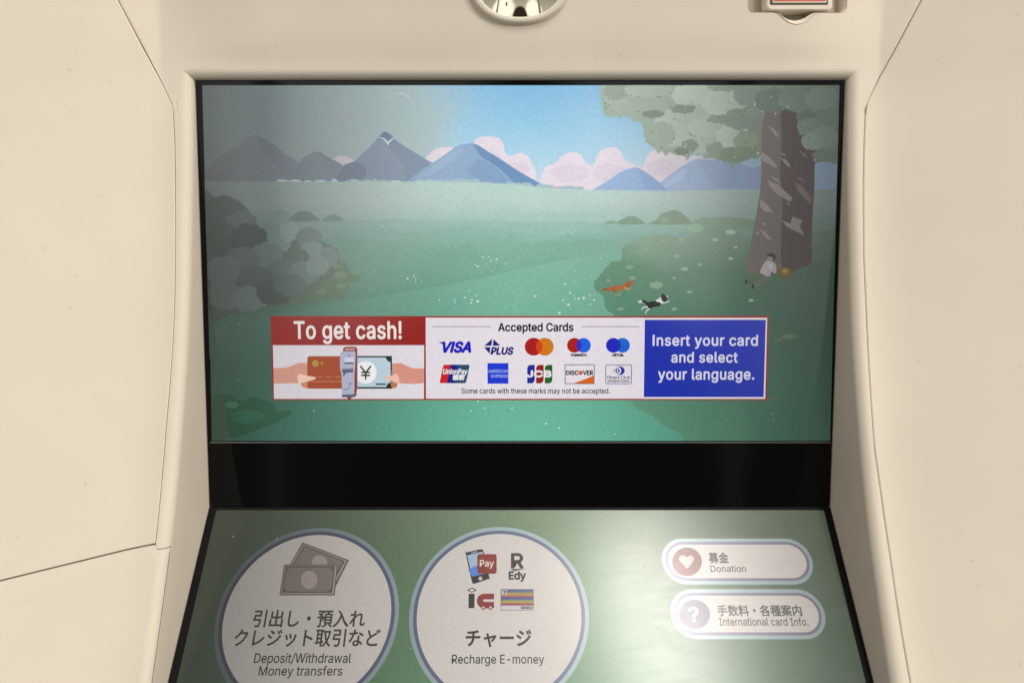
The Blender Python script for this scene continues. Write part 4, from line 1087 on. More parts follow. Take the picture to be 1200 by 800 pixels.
mountain([(476,214),(487,205),(497,197.5),(510,189),(522,181),(532,173.5),(541,169.5),(553,168),(561,170.5),(572,178),(584,185),(596,193),(610,202),(624,210),(641,219.5),(620,219),(590,217)], (150,176,204), 550,
         [([(553,168),(561,170.5),(572,178),(584,185),(596,193),(610,202),(624,210),(638,218),(606,216.5),(596,208),(586,198),(574,190),(564,184)], (124,154,190)),
          ([(560,186),(572,191),(584,199),(592,208),(600,215),(560,212),(548,200)], (142,169,200)),
          ([(522,183),(538,174),(544,174),(530,190),(508,204),(492,208)], (158,182,212))], 5.8)
mountain([(694,222.5),(704,217),(714,211),(724,203.5),(734,198.5),(742,196.5),(746,196),(754,200),(763,206),(773,214),(784,224)], (148,172,206), 740,
         [([(746,196),(754,200),(763,206),(773,214),(782,223),(756,222),(752,208)], (138,163,200))], 5.2)
mountain([(764,224),(776,212),(788,203),(800,194.5),(808,190),(816,186),(838,187),(852,187),(866,191),(876,195),(884,197),(893,193),(896,226)], (134,150,172), 830,
         [([(816,188),(850,188),(868,193),(860,222),(838,220),(828,204)], (129,145,168)),
          ([(780,214),(800,198),(806,198),(798,212),(776,222)], (141,157,178))], 4.6)
mountain([(950,186),(962,180),(978,188),(984,196),(982,228),(950,226)], (104,117,138), 968, [], 4.6)

def bird(pts, w, col, x):
    b = MB()
    for k, s in enumerate(pts):
        b.poly(stroke_px(smooth_pts(s, 4, False), w, w*.35), U, 9 + .1*k, C(P_, col, x))
    return child(b, 'bird_picture', monitor)
bird([[(403,139),(408,134),(415,131),(424,133)], [(402,139),(397,132),(389,129)], [(400,139.5),(405,140)]], 2.2, (152,153,150), 402)
bird([[(470,110.5),(476,112),(480,116),(482.5,121)], [(470,110.5),(462,111),(456,115),(453,119)]], 2.0, (180,186,184), 468)
bird([[(454.5,168),(459,164),(464,161.5)], [(454.5,168),(450,163),(444,161.5)], [(454,167),(455,170.5)]], 1.7, (206,214,222), 454)

# meadows
far_m = disp_ramp(P_, 'painted_far_meadow', zt, zb, [(zf(212), dv(P_, (192, 219, 211))), (zf(236), dv(P_, (192, 215, 205))), (zf(262), dv(P_, (168, 202, 189)))], .06, 60, (1, 1, 4))
mid_m = disp_ramp(P_, 'painted_mid_meadow', zt, zb, [(zf(256), dv(P_, (166, 200, 187))), (zf(290), dv(P_, (138, 184, 165))), (zf(345), dv(P_, (122, 174, 151)))], .10, 40, (.6, 1, 3))
near_m = disp_ramp(P_, 'painted_near_meadow', zt, zb, [(zf(300), dv(P_, (140, 189, 169))), (zf(360), dv(P_, (127, 183, 161))), (zf(430), dv(P_, (116, 180, 152))), (zf(516), dv(P_, (114, 188, 164)))], .12, 30, (.7, 1, 2))
b = MB()
b.poly([(240,212.5),(330,213),(420,213),(480,213),(560,214),(600,216),(640,220.5),(700,223),(780,224),(860,222),(984,222),(984,300),(240,300)], U, 6.6, far_m)
rr = random.Random(12)
x = 330
while x < 690:                                            # pale bushes along the foot of the mountains
    r_ = rr.uniform(4, 10)
    yy = 213.6 if x < 560 else 213.6 + (x-560)*.075
    if rr.random() < .75:
        b.poly(blob(x, yy, r_, rr.uniform(1.6, 4.2), int(x), .12, 22), U, 6.5, C(P_, (150,172,176) if x < 450 else (172,196,204), min(x, 560)))
    x += r_*rr.uniform(1.0, 2.2)
child(b, 'far_meadow_picture', monitor)
b = MB()
b.poly([(240,261),(330,259),(400,258.5),(470,257),(530,257.5),(600,259.5),(680,261),(760,262),(850,262),(984,252),(984,420),(243,420)], U, 7, mid_m)
child(b, 'meadow_picture', monitor)
b = MB()
b.poly([(246,374),(300,369),(350,363),(400,354),(440,348),(480,341),(530,333),(580,322),(620,313),(660,305),(700,297),(760,288),(840,280),(984,276), E_BR, E_BL], U, 7.4, near_m)
child(b, 'near_meadow_picture', monitor)

def bush(outline, col, x, clumps, layer, name='bush_picture', amp=1.3, step=3.2, seed=1):
    b = MB()
    b.poly(lumpy(smooth_pts(outline, 3), step, amp, seed), U, layer, C(P_, col, x))
    for k, (cx, cy, rx, ry, cc) in enumerate(clumps):
        b.poly(blob(cx, cy, rx, ry, seed*31+k, .08), U, layer + .2 + .04*k, C(P_, cc, cx))
    return child(b, name, monitor)
# small far bushes along the meadow's edge
bush([(313,262),(316,253),(322,247),(330,245),(337,249),(342,256),(344,262)], (104,119,112), 328, [], 7.2, amp=.6)
bush([(340,259),(344,252),(350,248),(357,246.5),(364,249),(370,253),(374,259)], (98,112,106), 357, [], 7.3, amp=.6)
bush([(378,259),(383,254),(390,251),(397,253),(402,259)], (112,128,120), 390, [], 7.3, amp=.5)
bush([(723,262.5),(728,257),(734,254),(741,253),(748,255.5),(755,262.5)], (132,154,138), 740, [], 7.3, amp=.5)
bush([(761,263),(768,258),(774,251),(783,247.5),(792,246),(800,250),(806,256),(808,263)], (127,147,128), 785, [(778,257,6,3.4,(135,156,137))], 7.3, amp=.6)
bush([(708,262),(713,259),(720,259),(724,262)], (142,166,150), 716, [], 7.2, amp=.3)
bush([(810,264),(816,257),(824,254),(834,255),(850,254),(870,256),(886,258),(894,266),(830,268)], (120,139,122), 840, [], 7.25, amp=.6)
# the large bush at the left
d1, d2, d3, d4, d5 = (72,78,75), (83,90,86), (93,102,97), (104,117,112), (114,129,124)
bush([(240,232),(250,230),(262,228.5),(274,232),(286,240),(296,250),(300,262),(310,272),(320,268),(330,262),(342,261),(352,268),(358,274),(368,272),(376,278),(382,284),(390,287),(397,294),(399,303),(397,312),(394,320),(385,328),(372,338),(352,348),(330,356),(300,364),(270,367.5),(244,369)], d2, 300,
     [(262,250,26,20,d1), (283,262,18,16,d2), (264,282,22,20,d1), (292,282,22,20,d1), (330,279,17,16,d4), (340,272,13,12,d5),
      (312,300,20,16,d3), (352,291,13,12,d3), (362,279,15,13,d4), (366,294,14,11,d5), (386,301,11,12,d5), (284,306,20,17,d2), (262,318,20,18,d2),
      (348,303,15,12,d3), (332,318,19,15,d3), (300,328,22,17,d2), (356,320,18,14,d4), (372,312,14,11,(118,131,126)), (264,346,20,17,d2), (292,350,22,15,d3), (322,342,22,15,d2), (340,334,20,13,d3)], 8, amp=1.6, seed=5)
bush([(322,357),(345,349),(366,337),(380,325),(390,315),(398,304),(404,306),(409,312),(412,320),(420,322),(423,326),(418,331),(408,333),(412,338),(404,344),(404,351),(390,352),(370,354),(345,358)], (102,120,102), 380,
     [(398,322,8,3.4,(118,137,121)), (400,335,6,3,(118,136,118)), (376,342,7,3,(108,126,106)), (394,312,4,2.4,(116,134,118))], 7.9, 'bush_shade_picture', amp=1.4, seed=8)
# shade of foliage along the lower edge
bush([(250,466),(262,460),(272,462),(283,468),(294,464),(300,464),(312,468),(322,474),(326,481),(340,480),(343,486),(334,490),(320,497),(300,504),(276,512),(250,514)], (68,96,82), 300,
     [(290,488,20,8,(72,102,87)), (272,474,8,4,(75,105,90))], 8.2, 'bush_shade_picture', amp=1.4, seed=9)

# shade of the big tree on the grass, broken by spots of sun
tm = (116,140,116)
b = MB()
so = lumpy(smooth_pts([(806,524),(796,508),(780,501),(766,489),(750,482),(738,470),(730,452),(727,430),(726,405),(724,376),(716,368),(708,358),(706,349),(698,342),(695,333),(699,325),(706,318),(712,309),(720,304),(729,303),(727,292),(733,285),(745,281),(758,276),(768,274),(780,273),(792,277),(806,277),(818,272),(830,266),(842,262),(856,262),(866,268),(872,276),(890,279),(930,274),(990,267)], 3, False), 4, 2.0, 11)
so = [p for p in so if p[0] < 988] + [(992, 267), (992, 524)]
while so[0][1] < 515: so.pop(0)
while math.hypot(so[-3][0]-990, so[-3][1]-267) > 30: so.pop(-3)
b.poly(so, U, 7.8, disp_ramp(P_, 'painted_shade', zt, zb, [(zf(262), dv(P_, (136,155,138), 800)), (zf(320), dv(P_, (110,140,120), 770)), (zf(380), dv(P_, (98,136,117), 770)), (zf(516), dv(P_, (108,150,128), 780))], .14, 26))
rr = random.Random(4)
spots = [(738,313,5,2.4),(755,292,3.5,2.2),(793,300,4,2),(798,281,3.5,2),(776,283,3,1.6),(815,267,9,4.5),(856,272,6,3),(838,281,3.5,1.8),(713,329,3,1.8),(749,296,3,2),(769,334,8,4),(741,326,4,1.8),(727,362,4,1.8),(808,342,3,1.6),(790,362,3.5,1.8),(802,315,4.5,2.2),(856,303,2.5,1.6),(820,310,2.5,1.4),(724,345,4,1.4),(735,303,2,1.2),(905,466,6,2),(925,394,9,3),(912,398,5,2),(880,352,3,1.6),(766,272,2,1),(862,290,2.5,1.2),(790,326,2.5,1.2)]
for k, (x, y, rx, ry) in enumerate(spots):
    b.poly(blob(x, y, rx, ry, k+70, .18, 20), U, 8.1 + .01*k, C(P_, (140,164,142) if y < 380 else (96,108,90), x))
child(b, 'tree_shade_picture', monitor)

# the big tree
b = MB()
trunk = smooth_pts([(899,118),(896,134),(892.5,150),(892,180),(892,205),(890,228),(886,252),(881,278),(877,298),(875,314),(884,321),(900,320),(925,318),(944,312),(951.5,306)], 3, False) + smooth_pts([(951.5,306),(951,280),(952,250),(954,220),(954.5,190),(956,178),(944,160),(936,146),(930,134),(932,120)], 3, False)
b.poly(trunk, U, 9, C(P_, (101,96,95), 910))
b.poly(smooth_pts([(915,120),(916,170),(914,205),(917,240),(915,280),(918,317),(944,312),(951,305),(951,280),(952,250),(954,220),(954.5,190),(956,178),(944,160),(934,142),(931,122)], 3), U, 9.2, C(P_, (82,77,77), 935))
streaks = [[(900,148),(907,151),(913,160),(909,161)],[(892,178),(900,183),(911,195),(908,197),(893,188)],[(913,178),(919,181),(921,184),(915,181)],[(914,185),(922,188),(927,197),(921,194)],[(936,176),(942,180),(948,186),(940,183)],[(902,206),(910,209),(916,215),(908,212)],
           [(899,211),(912,217),(928,232),(926,237),(912,229),(902,219)],[(930,214),(938,217),(951,232),(950,240),(936,226)],[(891,234),(899,240),(906,249),(896,248),(890,242)],[(916,258),(926,262),(928,254),(940,258),(937,265),(942,276),(934,272),(922,266)],[(889,268),(896,272),(905,282),(898,279)],[(892,260),(897,262),(895,265)],[(934,207),(941,210),(944,214),(936,211)],[(884,270),(890,274),(887,275)],[(921,237),(927,240),(922,240)],[(946,288),(953,287),(953,291)]]
for k, s in enumerate(streaks):
    b.poly(s, U, 9.4 + .02*k, C(P_, (120,114,112) if s[0][0] < 925 else (104,99,98), 920))
child(b, 'tree_trunk_picture', monitor)
b = MB()
crown = [(703,96),(704,106),(703,114),(705,122),(706,130),(711,134.5),(718,137),(727,137.5),(736,136),(742,140),(748,143),(753,149),(755,158),(757,166),(764,172),(771,178),(780,181),(790,180.5),(798,181),(804,187),(808,182),(818,181),(830,186),(840,189),(850,190.5),(857,196),(866,191),(876,188),(888,184),(899,180),(905,172),(916,172),(926,176),(934,182),(944,188),(956,190),(968,189),(976,191),(990,188)]
edge = lumpy(crown, 3.6, 2.4, 21)
edge = edge[:max(k for k, p in enumerate(edge) if p[0] > 984 or k < 40 and p[0] < 720)]
edge = [p for p in edge if p[1] > 101]
b.poly([(706, 92)] + edge + [(995, 188), (995, 92)], U, 8.6, C(P_, (128,141,128), 830))
b.poly([(895, 92), (893, 184), (905,172),(916,172),(926,176),(934,182),(944,188),(956,190),(968,189),(976,191),(995,188),(995,92)], U, 8.7, C(P_, (100,110,102), 930))
g1, g2, g3, g4 = (147,160,147), (158,171,158), (120,132,118), (110,122,108)
g5, g6 = (116,127,118), (98,108,100)
cl = [(735,116,28,17,g2),(722,108,16,10,g1),(775,118,34,20,g1),(812,112,26,14,g2),(760,106,30,9,g2),(790,150,26,22,g2),(775,158,17,16,g1),(812,135,24,14,g1),(765,134,14,5,g3),(800,128,16,6,g3),(830,152,24,16,g1),(822,170,20,12,g1),
      (844,176,18,11,g3),(860,182,20,9,g4),(858,160,20,14,g1),(850,122,28,16,g1),(866,140,20,13,g5),(842,140,14,6,g3),(880,112,22,14,g5),(874,165,15,12,g3),(872,179,15,8,g4),(808,171,10,8,g3),(798,178,9,5,g4),(905,118,22,15,g6),(935,118,24,15,g6),(962,116,20,15,g6),(944,138,12,8,(90,99,92)),(950,150,18,12,g6),(965,162,18,14,g6),(952,166,14,11,(106,117,108)),(966,182,16,8,(90,99,92)),(972,138,12,10,(90,99,92)),(880,132,12,8,g5)]
for k, (x, y, rx, ry, cc) in enumerate(cl):
    b.poly(lumpy(blob(x, y, rx, ry, 200+k, .10, 26), 3, 1.3, 300+k), U, 10.2 + .03*k, C(P_, cc, x))
rr = random.Random(9)
for k in range(150):                                     # single leaves at the clump edges
    e = cl[rr.randrange(len(cl))]
    a = rr.uniform(.1, 3.0)
    x, y = e[0]+e[2]*math.cos(a)*rr.uniform(.85, 1.08), e[1]+e[3]*math.sin(a)*rr.uniform(.85, 1.08)
    if 104 < y < 189 and 708 < x < 981:
        r_ = rr.uniform(.8, 2.0)
        an = rr.uniform(0, 3)
        b.poly([(x+r_*math.cos(an), y+r_*math.sin(an)), (x-.5*r_*math.sin(an), y+.5*r_*math.cos(an)), (x-r_*math.cos(an), y-r_*math.sin(an)), (x+.5*r_*math.sin(an), y-.5*r_*math.cos(an))], U, 11.5 + .002*k, C(P_, (102,113,100) if rr.random() < .7 else (168,180,168), x if x < 900 else 900))
child(b, 'tree_crown_picture', monitor)

# person resting against the trunk
b = MB()
px = 895
b.poly(smooth_pts([(874,330),(877,329),(886,324),(892,319.5),(896,322),(888,327),(880,330.5),(876,333)], 3), U, 10.0, C(P_, (92,98,84), px))
b.poly(smooth_pts([(882,335),(885,331),(893,325.5),(900,322),(902,325),(894,331),(887,337)], 3), U, 10.1, C(P_, (100,104,96), px))
b.poly(ellipse(874, 330, 1.3, 3), U, 10.2, C(P_, (66,68,58), px))
b.poly(ellipse(882, 335.5, 1.4, 2.8), U, 10.25, C(P_, (66,68,58), px))
b.poly(smooth_pts([(897,306),(902,305.5),(907,308),(909.5,313),(909,319),(907,320.5),(904,318),(901.5,323.5),(896,322.5),(890.5,319),(893,312)], 3), U, 10.3, C(P_, (152,144,148), px))
b.poly(smooth_pts([(901,310),(904,310),(905,314),(903,315)], 3), U, 10.4, C(P_, (178,172,172), px))
b.poly(ellipse(902, 303, 3.4, 3.0), U, 10.5, C(P_, (130,122,118), px))
b.poly(smooth_pts([(898,301),(900,297.5),(904,296.5),(908,299),(908.5,303),(906,306),(905.5,302.5),(902,300.5)], 3), U, 10.6, C(P_, (72,66,64), px))
child(b, 'person_picture', monitor)
b = MB()
for k, (x, y, rx, ry, cc) in enumerate([(920,320,9,6,(104,94,72)), (920,318,5,4,(126,108,68)), (919,317.5,1.8,1.6,(166,140,72))]):
    b.poly(blob(x, y, rx, ry, 400+k, .15), U, 10.05 + .1*k, C(P_, cc, 905))
child(b, 'lantern_picture', monitor)

# two dogs on the grass
b = MB()
OC = C(P_, (170,116,86), 722)
OC2 = C(P_, (152,100,80), 722)
b.poly(smooth_pts([(705,340),(708,338.5),(715,336),(722,334.5),(729,333.5),(733,331.5),(737,329.5),(741,329.5),(744,331),(741,333.5),(738,336.5),(734,338.5),(728,340),(721,341.5),(716,341),(710,340.5)], 3), U, 10, OC)
b.poly(stroke_px([(712,338),(707,339.5),(704,341)], 2.6, 1), U, 10.1, OC2)
b.poly(stroke_px([(719,340),(721,343.5),(724,345)], 1.8, .8), U, 10.15, OC2)
b.poly(stroke_px([(735,330),(736.5,334),(736,337)], 1.6, .8), U, 10.2, OC2)
b.poly(stroke_px([(731,337),(737,339),(738.5,338)], 1.4, .8), U, 10.25, C(P_, (206,176,140), 722))
child(b, 'dog_picture', monitor, 'ginger dog lying on the painted grass')
b = MB()
BK, WH = C(P_, (42,42,48), 766), C(P_, (208,216,214), 766)
b.poly(smooth_pts([(757,355),(761,353.5),(767,352.5),(772,352.5),(775,355),(773,358.5),(767,359.5),(761,361.5),(758,360)], 3), U, 10, BK)
b.poly(stroke_px(smooth_pts([(758,355.5),(755,353),(751.5,352.5)], 3, False), 3.2, 2), U, 10.1, BK)
b.poly(stroke_px(smooth_pts([(752,352.6),(749.5,354),(747.5,352.5)], 3, False), 3.2, .8), U, 10.2, WH)
b.poly(smooth_pts([(768,352.5),(772,349.5),(776,347.5),(780,351),(778,355),(774,354.5)], 3), U, 10.3, WH)
b.poly(smooth_pts([(774.5,349),(776,345.5),(779,345.5),(781.5,348),(781,352.5),(777.5,354)], 3), U, 10.4, BK)
b.poly([(774.5,347.5),(776,343),(778.5,346.5)], U, 10.45, BK)
b.poly([(780.5,346.5),(783,346),(782,349)], U, 10.5, WH)
b.poly(stroke_px([(774,355),(779,354.5),(784.5,352.5)], 1.8, .9), U, 10.55, WH)
b.poly(stroke_px(smooth_pts([(759,359.5),(754,360),(751.5,363)], 3, False), 1.8, .8), U, 10.6, WH)
b.poly(stroke_px(smooth_pts([(761,361.5),(758,363.5),(756,367.5)], 3, False), 1.8, .8), U, 10.65, WH)
child(b, 'dog_picture', monitor, 'black and white dog running across the painted grass')

# flowers scattered over the grass
b = MB()
rr = random.Random(17)
FW = disp(P_, (.72, .80, .74), 'painted_flower')
fl = [(662,333,1.3),(668,343,1.2),(660,352,1.0),(666,357,1.5),(678,350,1.1),(684,349,1.6),(691,346,.9),(696,351.5,1.1),(692,356.5,.9),(674,350,.8),(655.5,366.5,1.3),(627,347,1.2),(533,351,.8),(545,348.5,1.1),(550,341,.8),(553,351,1.1),(560,353,1.5),(552,355,1),(558,346.5,.9),(533,354,.9),(515,351.5,1),(566,301,1),(573,301,.8),(575,305.5,1),(582,304,1.2),(593,309,.8),(560,312,1.1),(570,309.5,.8),(557,310,.7),(477,326.5,.9),(485,323.5,.8),(487,330,.8),(448,265.5,.8),(478,326,1),(487,327,.9),(666,271.5,.8),(657,272.5,.7),(670,273.5,.7),(661,274,.7),(673,270,.6),(650,275,.6),(560,470,1),(568,478,1),(552,481,.9),(600,478,1),(368,481.5,1),(368,480,.8),(280,444,1.1),(281,380,1),(257,394,.9),(256,387,.9),(255,403,.8),(720,508,.9),(640,496,1.2),(655,501,1),(905,484,1),(906,491,.8),(700,372,1)]
for k in range(70):
    fl.append((rr.uniform(430, 720), rr.uniform(262, 365), rr.uniform(.3, .6)))
for k, (x, y, r_) in enumerate(fl):
    b.poly(blob(x, y, r_*1.15, r_*.8, k, .15, 9), U, 9.6 + .002*k, FW)
child(b, 'flower_pictures', monitor, kind='stuff')
# pale reed strokes on the grass
b = MB()
for k in range(16):
    x, y = 607 + rr.uniform(-5, 5) - (k/16)*3, 327 + k*2.6
    b.poly(stroke_px([(x, y), (x+rr.uniform(2, 4), y-2), (x+rr.uniform(4, 6), y-2.5)], .9, .3), U, 9.6 + .01*k, C(P_, (152,200,178), 607))
child(b, 'reed_picture', monitor)

# thin grey trim under the picture
b = MB()
b.box((U.uv(247, 517)[0], -.0012, Z0+U.uv(600, 518.6)[1]), (U.uv(973, 517)[0], .0, Z0+U.uv(600, 517.3)[1]), STRIP)
b.build('screen_trim', monitor)

# ------------------------------------------------------------------ the banner across the picture
B_ = 'ban'
def BC(rgb, x=610, name='banner_colour'):
    return C(B_, rgb, x, name)
WHT = BC((228,222,228), 620, 'banner_white')
REDB = BC((150,36,20), 490, 'banner_red')
REDL = BC((156,46,36), 620, 'banner_red_line')
BLK = BC((28,26,28), 620, 'banner_black')
b = MB()
b.poly([(317.2,370.2),(900.5,370.2),(898,468.4),(320,468.4)], U, 14, REDL)
banner = child(b, 'banner_border', monitor)
b = MB()
b.poly([(318.5,371.5),(497.5,371.5),(497.3,404.3),(319.5,404.3)], U, 15, REDB)
b.poly([(320.2,404),(497.2,404),(497,467),(321.5,467)], U, 15, WHT)
text(b, 'To get cash!', (345.5,396.5), (470.5,396.5), 376.6, U, 16, BC((230,222,218), 420, 'banner_letters'), bold=.03, gap=14)
child(b, 'cash_banner', monitor)
# drawing inside it: hands, bank card, small cash machine, banknote
SK, SK2, SK3 = BC((205,152,136), 350), BC((196,140,118), 350), BC((232,196,178), 350)
SR, SR2, SR3 = BC((214,150,134), 480), BC((190,124,90), 480), BC((236,192,174), 480)
b = MB()
b.poly(smooth_pts([(353,448),(354,443),(360,444),(362,452),(360,455),(354,452)], 3), U, 16, SK2)
b.poly(smooth_pts([(352,440),(352,434),(358,432),(362,438),(358,441)], 3), U, 16.1, BC((176,124,106), 355))
b.poly([(320.8,431),(335,430.5),(343,428),(350,425),(362,425),(366,430),(364,440),(362,448),(352,448.5),(338,449),(321.2,449)], U, 16.2, SK)
child(b, 'hand_drawing', monitor, 'drawn hand pushing a bank card in from the left')
b = MB()
b.poly(rrect(360.5,417,405,455,3), U, 16.5, BC((164,88,62), 380))
b.poly(ellipse(370,425.5,4,4), U, 16.7, BC((172,142,78), 370))
b.poly(ellipse(377.5,425.5,1.6,1.6), U, 16.7, BC((172,142,78), 370))
for x in (374, 385, 396):
    b.poly([(x-3,440.5),(x+4,440.5),(x+5,442.2),(x-4,442.2)], U, 16.7, BC((180,112,88), 385))
b.poly([(361,446),(405,446),(405,447.4),(361,447.4)], U, 16.7, BC((186,118,94), 385))
child(b, 'bank_card_drawing', monitor)
b = MB()
b.poly(smooth_pts([(350,438),(358,439.5),(364,440.5),(369.5,441.5),(370,443.5),(366,445),(358,447),(350,448)], 3), U, 17, SK3)
child(b, 'thumb_drawing', monitor, 'thumb on the bank card')
b = MB()
GRN = BC((36,66,36), 450)
b.poly([(408,416.8),(459.5,416.8),(460,455),(408,455)], U, 16.5, GRN)
b.poly([(408,418.6),(457.8,418.6),(458,453),(408,453)], U, 16.6, BC((186,206,218), 440))
b.poly([(459,417),(459,424.5),(455,423),(452.5,420),(452,417)], U, 16.7, GRN)
b.poly([(459,454.5),(452.5,454.5),(453.5,450.5),(456,448.2),(459,447.5)], U, 16.7, GRN)
b.poly(ellipse(428.8,436,12.8,13.2), U, 16.8, BC((236,234,234), 430))
for q in ([(422.5,428.5),(428.8,436.5)], [(435,428.5),(428.8,436.5)], [(428.8,436),(428.8,444)], [(423.5,436),(434,436)], [(423.5,439.4),(434,439.4)]):
    b.poly(line_px(q[0], q[1], 1.9), U, 17 + .1*len(b.f)/50, GRN)
b.poly([(440.5,449),(452.5,449),(452.5,450.6),(440.5,450.6)], U, 17, BC((30,40,60), 450))
child(b, 'banknote_drawing', monitor)
b = MB()
b.poly(smooth_pts([(458,448),(463,446),(466,449),(465,453),(460,454.5)], 3), U, 17.2, SR2)
b.poly(smooth_pts([(459,434),(463,433),(465.5,437),(462,440),(459,440)], 3), U, 17.2, BC((176,116,84), 470))
b.poly([(459.5,425.5),(470,425),(476,428),(484,431),(497,431.3),(496.8,448.5),(484,449.5),(470,449),(461,448)], U, 17.3, SR)
b.poly(smooth_pts([(466,438),(458,440),(452,441),(450.5,443),(454,444.5),(462,447),(468,448)], 3), U, 17.5, SR3)
child(b, 'hand_drawing', monitor, 'drawn hand taking the banknote out to the right')
b = MB()
b.poly(smooth_pts([(402.5,416),(403,407.5),(406,406.2),(414,406),(418.2,407),(419,412),(419.2,440),(418.5,458),(414,464.5),(406,464)], 3), U, 17.6, BC((142,78,72), 410))
b.poly([(399,414),(401,411.5),(404,411.3),(416.3,411.3),(417,414),(416.6,430),(415.8,436),(415.5,464),(401,464.3),(400.8,440),(398.6,430)], U, 17.8, BC((176,178,200), 407))
b.poly([(401,462),(415.6,461.6),(418.5,460),(418,463),(415.5,465),(401,465)], U, 17.9, BC((96,100,116), 407))
b.poly([(404,418.5),(415,418.5),(415,424),(404,424)], U, 18, BC((206,208,226), 407))
b.poly([(404,424.6),(414.6,424.6),(414.6,426),(404,426)], U, 18.1, BC((34,38,60), 407))
b.poly([(401,432),(414,431),(414.6,435.6),(402,437.5)], U, 18.1, BC((120,124,140), 407))
b.poly([(401.5,434),(414.4,434),(414.4,434.8),(401.5,435.2)], U, 18.2, BC((46,50,66), 407))
b.poly([(402,440),(404,436.5),(405.5,437),(403,440.5)], U, 18.2, BC((60,64,80), 407))
b.poly([(409,449),(412,448),(412,449.6),(409,450)], U, 18.2, BC((50,58,120), 407))
b.poly(stroke_px([(403,456),(407,455.5),(411,451.5)], 1, .6), U, 18.2, BC((110,116,140), 407))
b.poly(stroke_px([(408,415),(411,416.5),(409.5,418)], 1.2, .6), U, 18.2, BC((110,114,140), 407))
b.poly([(404.5,408.2),(416,408),(416,409.6),(404.5,410)], U, 18.2, BC((196,170,160), 407))
child(b, 'cash_machine_drawing', monitor)

b = MB()
b.poly([(499,372),(753.5,372),(752.5,466.8),(499.3,466.8)], U, 15, WHT)
GL_ = BC((150,128,132), 620)
b.poly([(506.5,382),(575,382),(575,382.9),(506.5,382.9)], U, 16, GL_)
b.poly([(681.5,382),(749,382),(749,382.9),(681.5,382.9)], U, 16, GL_)
text(b, 'Accepted Cards', (584,387.8), (671.6,387.8), 378.4, U, 16, BLK, bold=.045)
text(b, 'Some cards with these marks may not be accepted.', (541,460.6), (714.5,460.6), 454.4, U, 16, BC((44,42,46), 620), bold=.02)
child(b, 'cards_banner', monitor)

def logo(label, fn):
    b = MB()
    fn(b)
    return child(b, 'card_logo', monitor, label)
NAVY, BLU = BC((28,34,118), 560), BC((34,34,182), 540)
def f(b):
    text(b, 'V\u00a6SA', (516.5,412.3), (551.3,412.3), 400.6, U, 16, BLU, bold=.085, shear=.28)
    b.poly([(513.6,400.4),(519.6,400.6),(521.5,404),(520.5,406.5),(518.5,402.8)], U, 16.6, BC((46,50,110), 540))
logo('slanted blue word with a flick at its first letter', f)
def f(b):
    b.poly([(576.8,396.8),(576,404.8),(567.5,404.8)], U, 16, NAVY)
    b.poly([(578.4,397.2),(586.4,404.8),(577.6,404.8)], U, 16, NAVY)
    b.poly([(567.2,406.6),(574.8,406.6),(573.8,414.2)], U, 16, NAVY)
    text(b, 'PLUS', (575.4,414.8), (600.2,414.8), 406.9, U, 16, NAVY, bold=.085, shear=.22)
logo('navy kite cut by a white cross before a slanted word', f)
def disc2(b, cx1, cx2, cy, r, c1, c2, c3):
    b.poly(ellipse(cx1, cy, r, r, 48), U, 16, c1)
    b.poly(ellipse(cx2, cy, r, r, 48), U, 16.3, c2)
    h = (cx2-cx1)/2
    a = math.acos(h/r)
    lens = [(cx1 + r*math.cos(t), cy + r*math.sin(t)) for t in (-a + 2*a*k/20 for k in range(21))]
    lens += [(cx2 - r*math.cos(t), cy - r*math.sin(t)) for t in (-a + 2*a*k/20 for k in range(21))]
    b.poly(lens, U, 16.6, c3)
logo('red disc overlapping an orange disc', lambda b: disc2(b, 625.3, 638.4, 406, 10.4, BC((168,34,22), 630), BC((204,122,26), 630), BC((214,72,24), 630)))
def f(b):
    disc2(b, 673, 683.6, 404.4, 8.6, BC((168,34,28), 680), BC((34,100,222), 680), BC((66,56,180), 680))
    text(b, 'maestro', (669.2,417), (687.2,417), 414, U, 16, BLK, bold=.10)
logo('red disc overlapping a bright blue disc above a tiny word', f)
def f(b):
    disc2(b, 718.6, 729.3, 404.4, 8.6, BC((34,50,186), 725), BC((38,100,208), 725), BC((32,58,168), 725))
    text(b, 'cirrus.', (717.4,417), (730.8,417), 413.6, U, 16, BLK, bold=.10)
logo('dark blue disc overlapping a lighter blue disc', f)
def para(x0, x1, y0, y1, s, r=2):
    return [(x + s*(y1-y)/(y1-y0), y) for x, y in rrect(x0, y0, x1, y1, r, 4)]
def f(b):
    b.poly(para(515.2, 546, 427, 448.6, 4.5, 1.8), U, 16, BC((30,34,130), 530))
    b.poly([(519.9,428.2),(521.5,427),(528.2,427),(523.8,448.6),(516.6,448.6),(515.4,447)], U, 16.3, BC((204,52,34), 530))
    b.poly([(537,427),(548.5,427),(550.4,428.6),(546.4,447),(544.5,448.6),(532.5,448.6)], U, 16.3, BC((44,84,110), 530))
    W = BC((232,228,232), 530)
    text(b, 'UnionPay', (519.2,437.8), (547.4,437.8), 431.8, U, 16.8, W, bold=.05, shear=.2)
    text(b, '银联', (530.2,444.4), (543.8,444.4), 438.8, U, 16.8, W, bold=.07, shear=.2)
logo('slanted red, navy and teal badge with white writing', f)
def f(b):
    b.poly([(571.3,425.2),(595.8,425.2),(595.7,449.2),(571.4,449.2)], U, 16, BC((36,66,206), 585))
    W = BC((150,166,228), 585)
    text(b, 'AMERICAN', (572.4,436.2), (594.8,436.2), 432.8, U, 16.5, W, bold=.05)
    text(b, 'EXPRESS', (575.6,442), (595.2,442), 438.6, U, 16.5, W, bold=.05)
logo('plain blue square with two lines of small letters', f)
